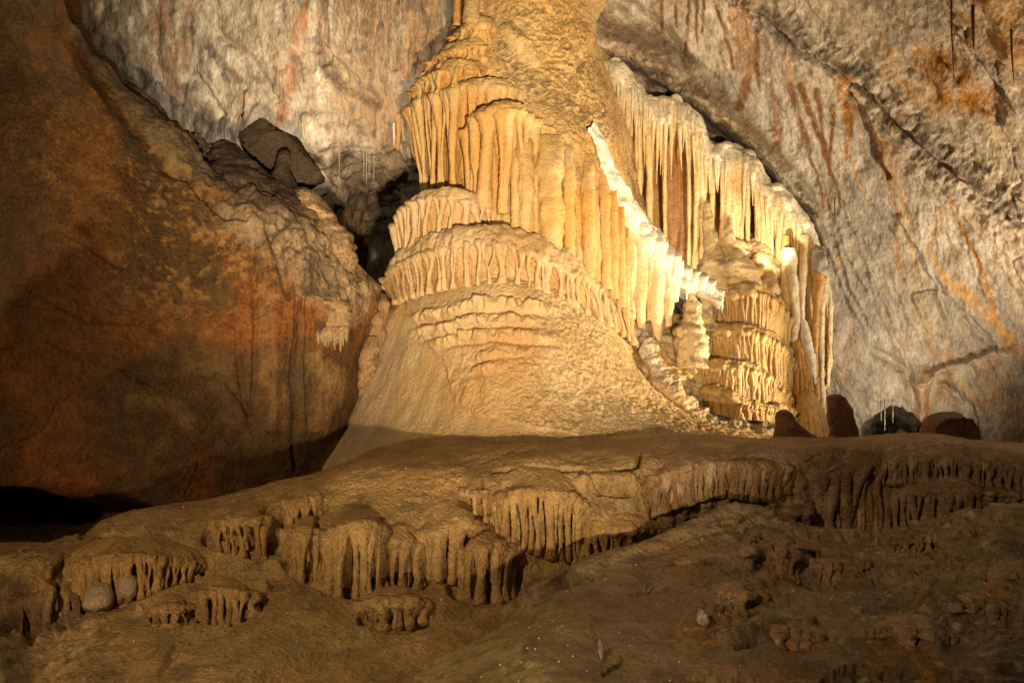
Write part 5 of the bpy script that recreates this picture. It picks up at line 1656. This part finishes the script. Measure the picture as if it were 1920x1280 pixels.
def shard(label, pts, depth, col, seed=0):
    dd = float(np.min(floor_d([p[0] for p in pts], [p[1] for p in pts]))) - 0.015
    d0 = min(p[2] for p in pts)
    pts = [(u, v, d - d0 + dd) for u, v, d in pts]
    return rockblock('rock_shard', label, pts, depth, M_ledge, lambda V: mix(flat(col, V.shape[:-1]), C_DUST, 0.4 * sm(0, .4, fbm(V, 20, 2, 3))), 'rock shard', bev=0.006, nsub=1, amp=0.006, seed=seed)


shard('pale triangular shard lying on the dark slope', [(1308, 1168, 5.05), (1318, 1144, 5.08), (1330, 1160, 5.05), (1326, 1176, 5.03)], 0.09, (0.48, 0.38, 0.27))
shard('small cream chip on the dark slope under the rib row', [(1212, 1110, 5.55), (1220, 1100, 5.56), (1223, 1104, 5.55), (1216, 1113, 5.54)], 0.04, (0.50, 0.38, 0.20), 2)
shard('thin pale splinter standing low in the middle foreground', [(1119, 1212, 4.95), (1124, 1198, 4.96), (1129, 1204, 4.95), (1131, 1240, 4.9), (1127, 1240, 4.9)], 0.04, (0.46, 0.36, 0.24), 3)
shard('cream tooth hanging under the tall pale-brown drapery', [(1042, 1040, 6.0), (1050, 1020, 6.0), (1056, 1024, 6.0), (1046, 1050, 6.0)], 0.05, (0.60, 0.50, 0.32), 4)
shard('pointed cream flake at the start of the rust brown fringe', [(1252, 940, 6.42), (1268, 898, 6.42), (1284, 920, 6.42), (1276, 936, 6.42), (1258, 948, 6.42)], 0.06, (0.62, 0.50, 0.30), 5)
shard('broad cream flake in the middle of the rust brown fringe', [(1398, 905, 6.5), (1412, 890, 6.5), (1420, 910, 6.48), (1414, 934, 6.46), (1404, 928, 6.46)], 0.06, (0.66, 0.57, 0.40), 6)
shard('smaller cream flake right beside the broad one', [(1428, 912, 6.5), (1436, 888, 6.52), (1446, 905, 6.5), (1434, 922, 6.48)], 0.05, (0.58, 0.47, 0.30), 7)

# ================================================================== STRAWS AND SMALL HANGING STALACTITES
def straw(label, u, v0, v1, d, r, col=(0.55, 0.47, 0.36), group=None, bend=0.0):
    o = tube('stalactite', [W((u, v0 - 10, d + 0.03)), W((u + bend * .3, v0 + (v1 - v0) * .5, d)), W((u + bend, v1, d))], [r * 1.5, r, r * 0.5], M_curt, None, lambda P: flat(col, P.shape[:-1]), 7, 0.08)
    tag(o, label, 'stalactite', group)


gs = 'thin straws beside the alcove'
for u, a, b, q_ in ((636, 290, 345, 'lone hair-thin straw well left of the cluster before the alcove'), (682, 300, 332, 'leftmost straw of the cluster of four before the alcove'),
                    (687, 306, 346, 'second and longer straw in the cluster before the alcove'), (692, 306, 330, 'shortest straw, third in the cluster before the alcove'),
                    (701, 308, 346, 'rightmost straw of the cluster before the alcove')):
    straw(q_, u, a - 8, b, 11.2, 0.004, (0.42, 0.34, 0.25))
straw('thick orange drip hanging at the column\'s left shoulder', 749, 225, 282, 11.0, 0.024, (0.50, 0.26, 0.08), bend=-3)
straw('short white drip just left of the thick orange one', 739, 240, 272, 11.0, 0.012, (0.62, 0.52, 0.4))
for u, a, b, q_ in ((1652, 760, 788, 'short drip left of the longer one in the low cave mouth'),
                    (1659, 758, 806, 'longest thin drip hanging in the low cave mouth'), (1674, 758, 792, 'drip right of the longest one in the low cave mouth')):
    straw(q_, u, a, b, float(np.interp(u, [1600, 1740], [9.75, 9.6])), 0.005, (0.14, 0.115, 0.085), None)
straw('long dark rust straw hanging nearest the orange patch', 1783, -20, 150, 8.0, 0.007, (0.24, 0.09, 0.03), None, 6)
straw('wedge-topped rust drip between the two long straws', 1824, 20, 92, 8.0, 0.011, (0.26, 0.11, 0.04), None, 2)
straw('long straight rust straw closest to the picture\'s right edge', 1896, 66, 156, 7.7, 0.006, (0.26, 0.12, 0.05), None, 6)
straw('thin brown drip ending the forked rust streaks', 1565, 380, 430, 10.0, 0.006, (0.2, 0.12, 0.07))

# ================================================================== white facets added to imitate wet glints
gp = np.random.default_rng(77)
vs, fs = [], []
for sf, cnt in ((s_sl, 170), (s_ld, 150)):
    nv_, nu_ = sf.G.shape[:2]
    c = 0
    while c < cnt:
        j, i = gp.integers(5, nv_ - 3), gp.integers(3, nu_ - 3)
        if not (0 < sf.U[j, i] < 1700 and 850 < sf.V[j, i] < 1280):
            continue
        p = sf.G[j, i] + sf.N[j, i] * 0.003
        r = gp.uniform(0.0022, 0.0050) * (1.5 if gp.random() < 0.08 else 1)
        k = len(vs)
        for e in ((r, 0, 0), (-r, 0, 0), (0, r, 0), (0, -r, 0), (0, 0, r), (0, 0, -r)):
            vs.append(p + np.array(e))
        for a, b, d in ((0, 2, 4), (2, 1, 4), (1, 3, 4), (3, 0, 4), (2, 0, 5), (1, 2, 5), (3, 1, 5), (0, 3, 5)):
            fs.append((k + a, k + b, k + d))
        c += 1
o = mesh_obj('glint_facets', vs, fs, M_glint, None, (0.9, 0.9, 0.88), smooth=False)
tag(o, 'tiny white facets standing in for wet glints on the brown flowstone', None, None, 'stuff')
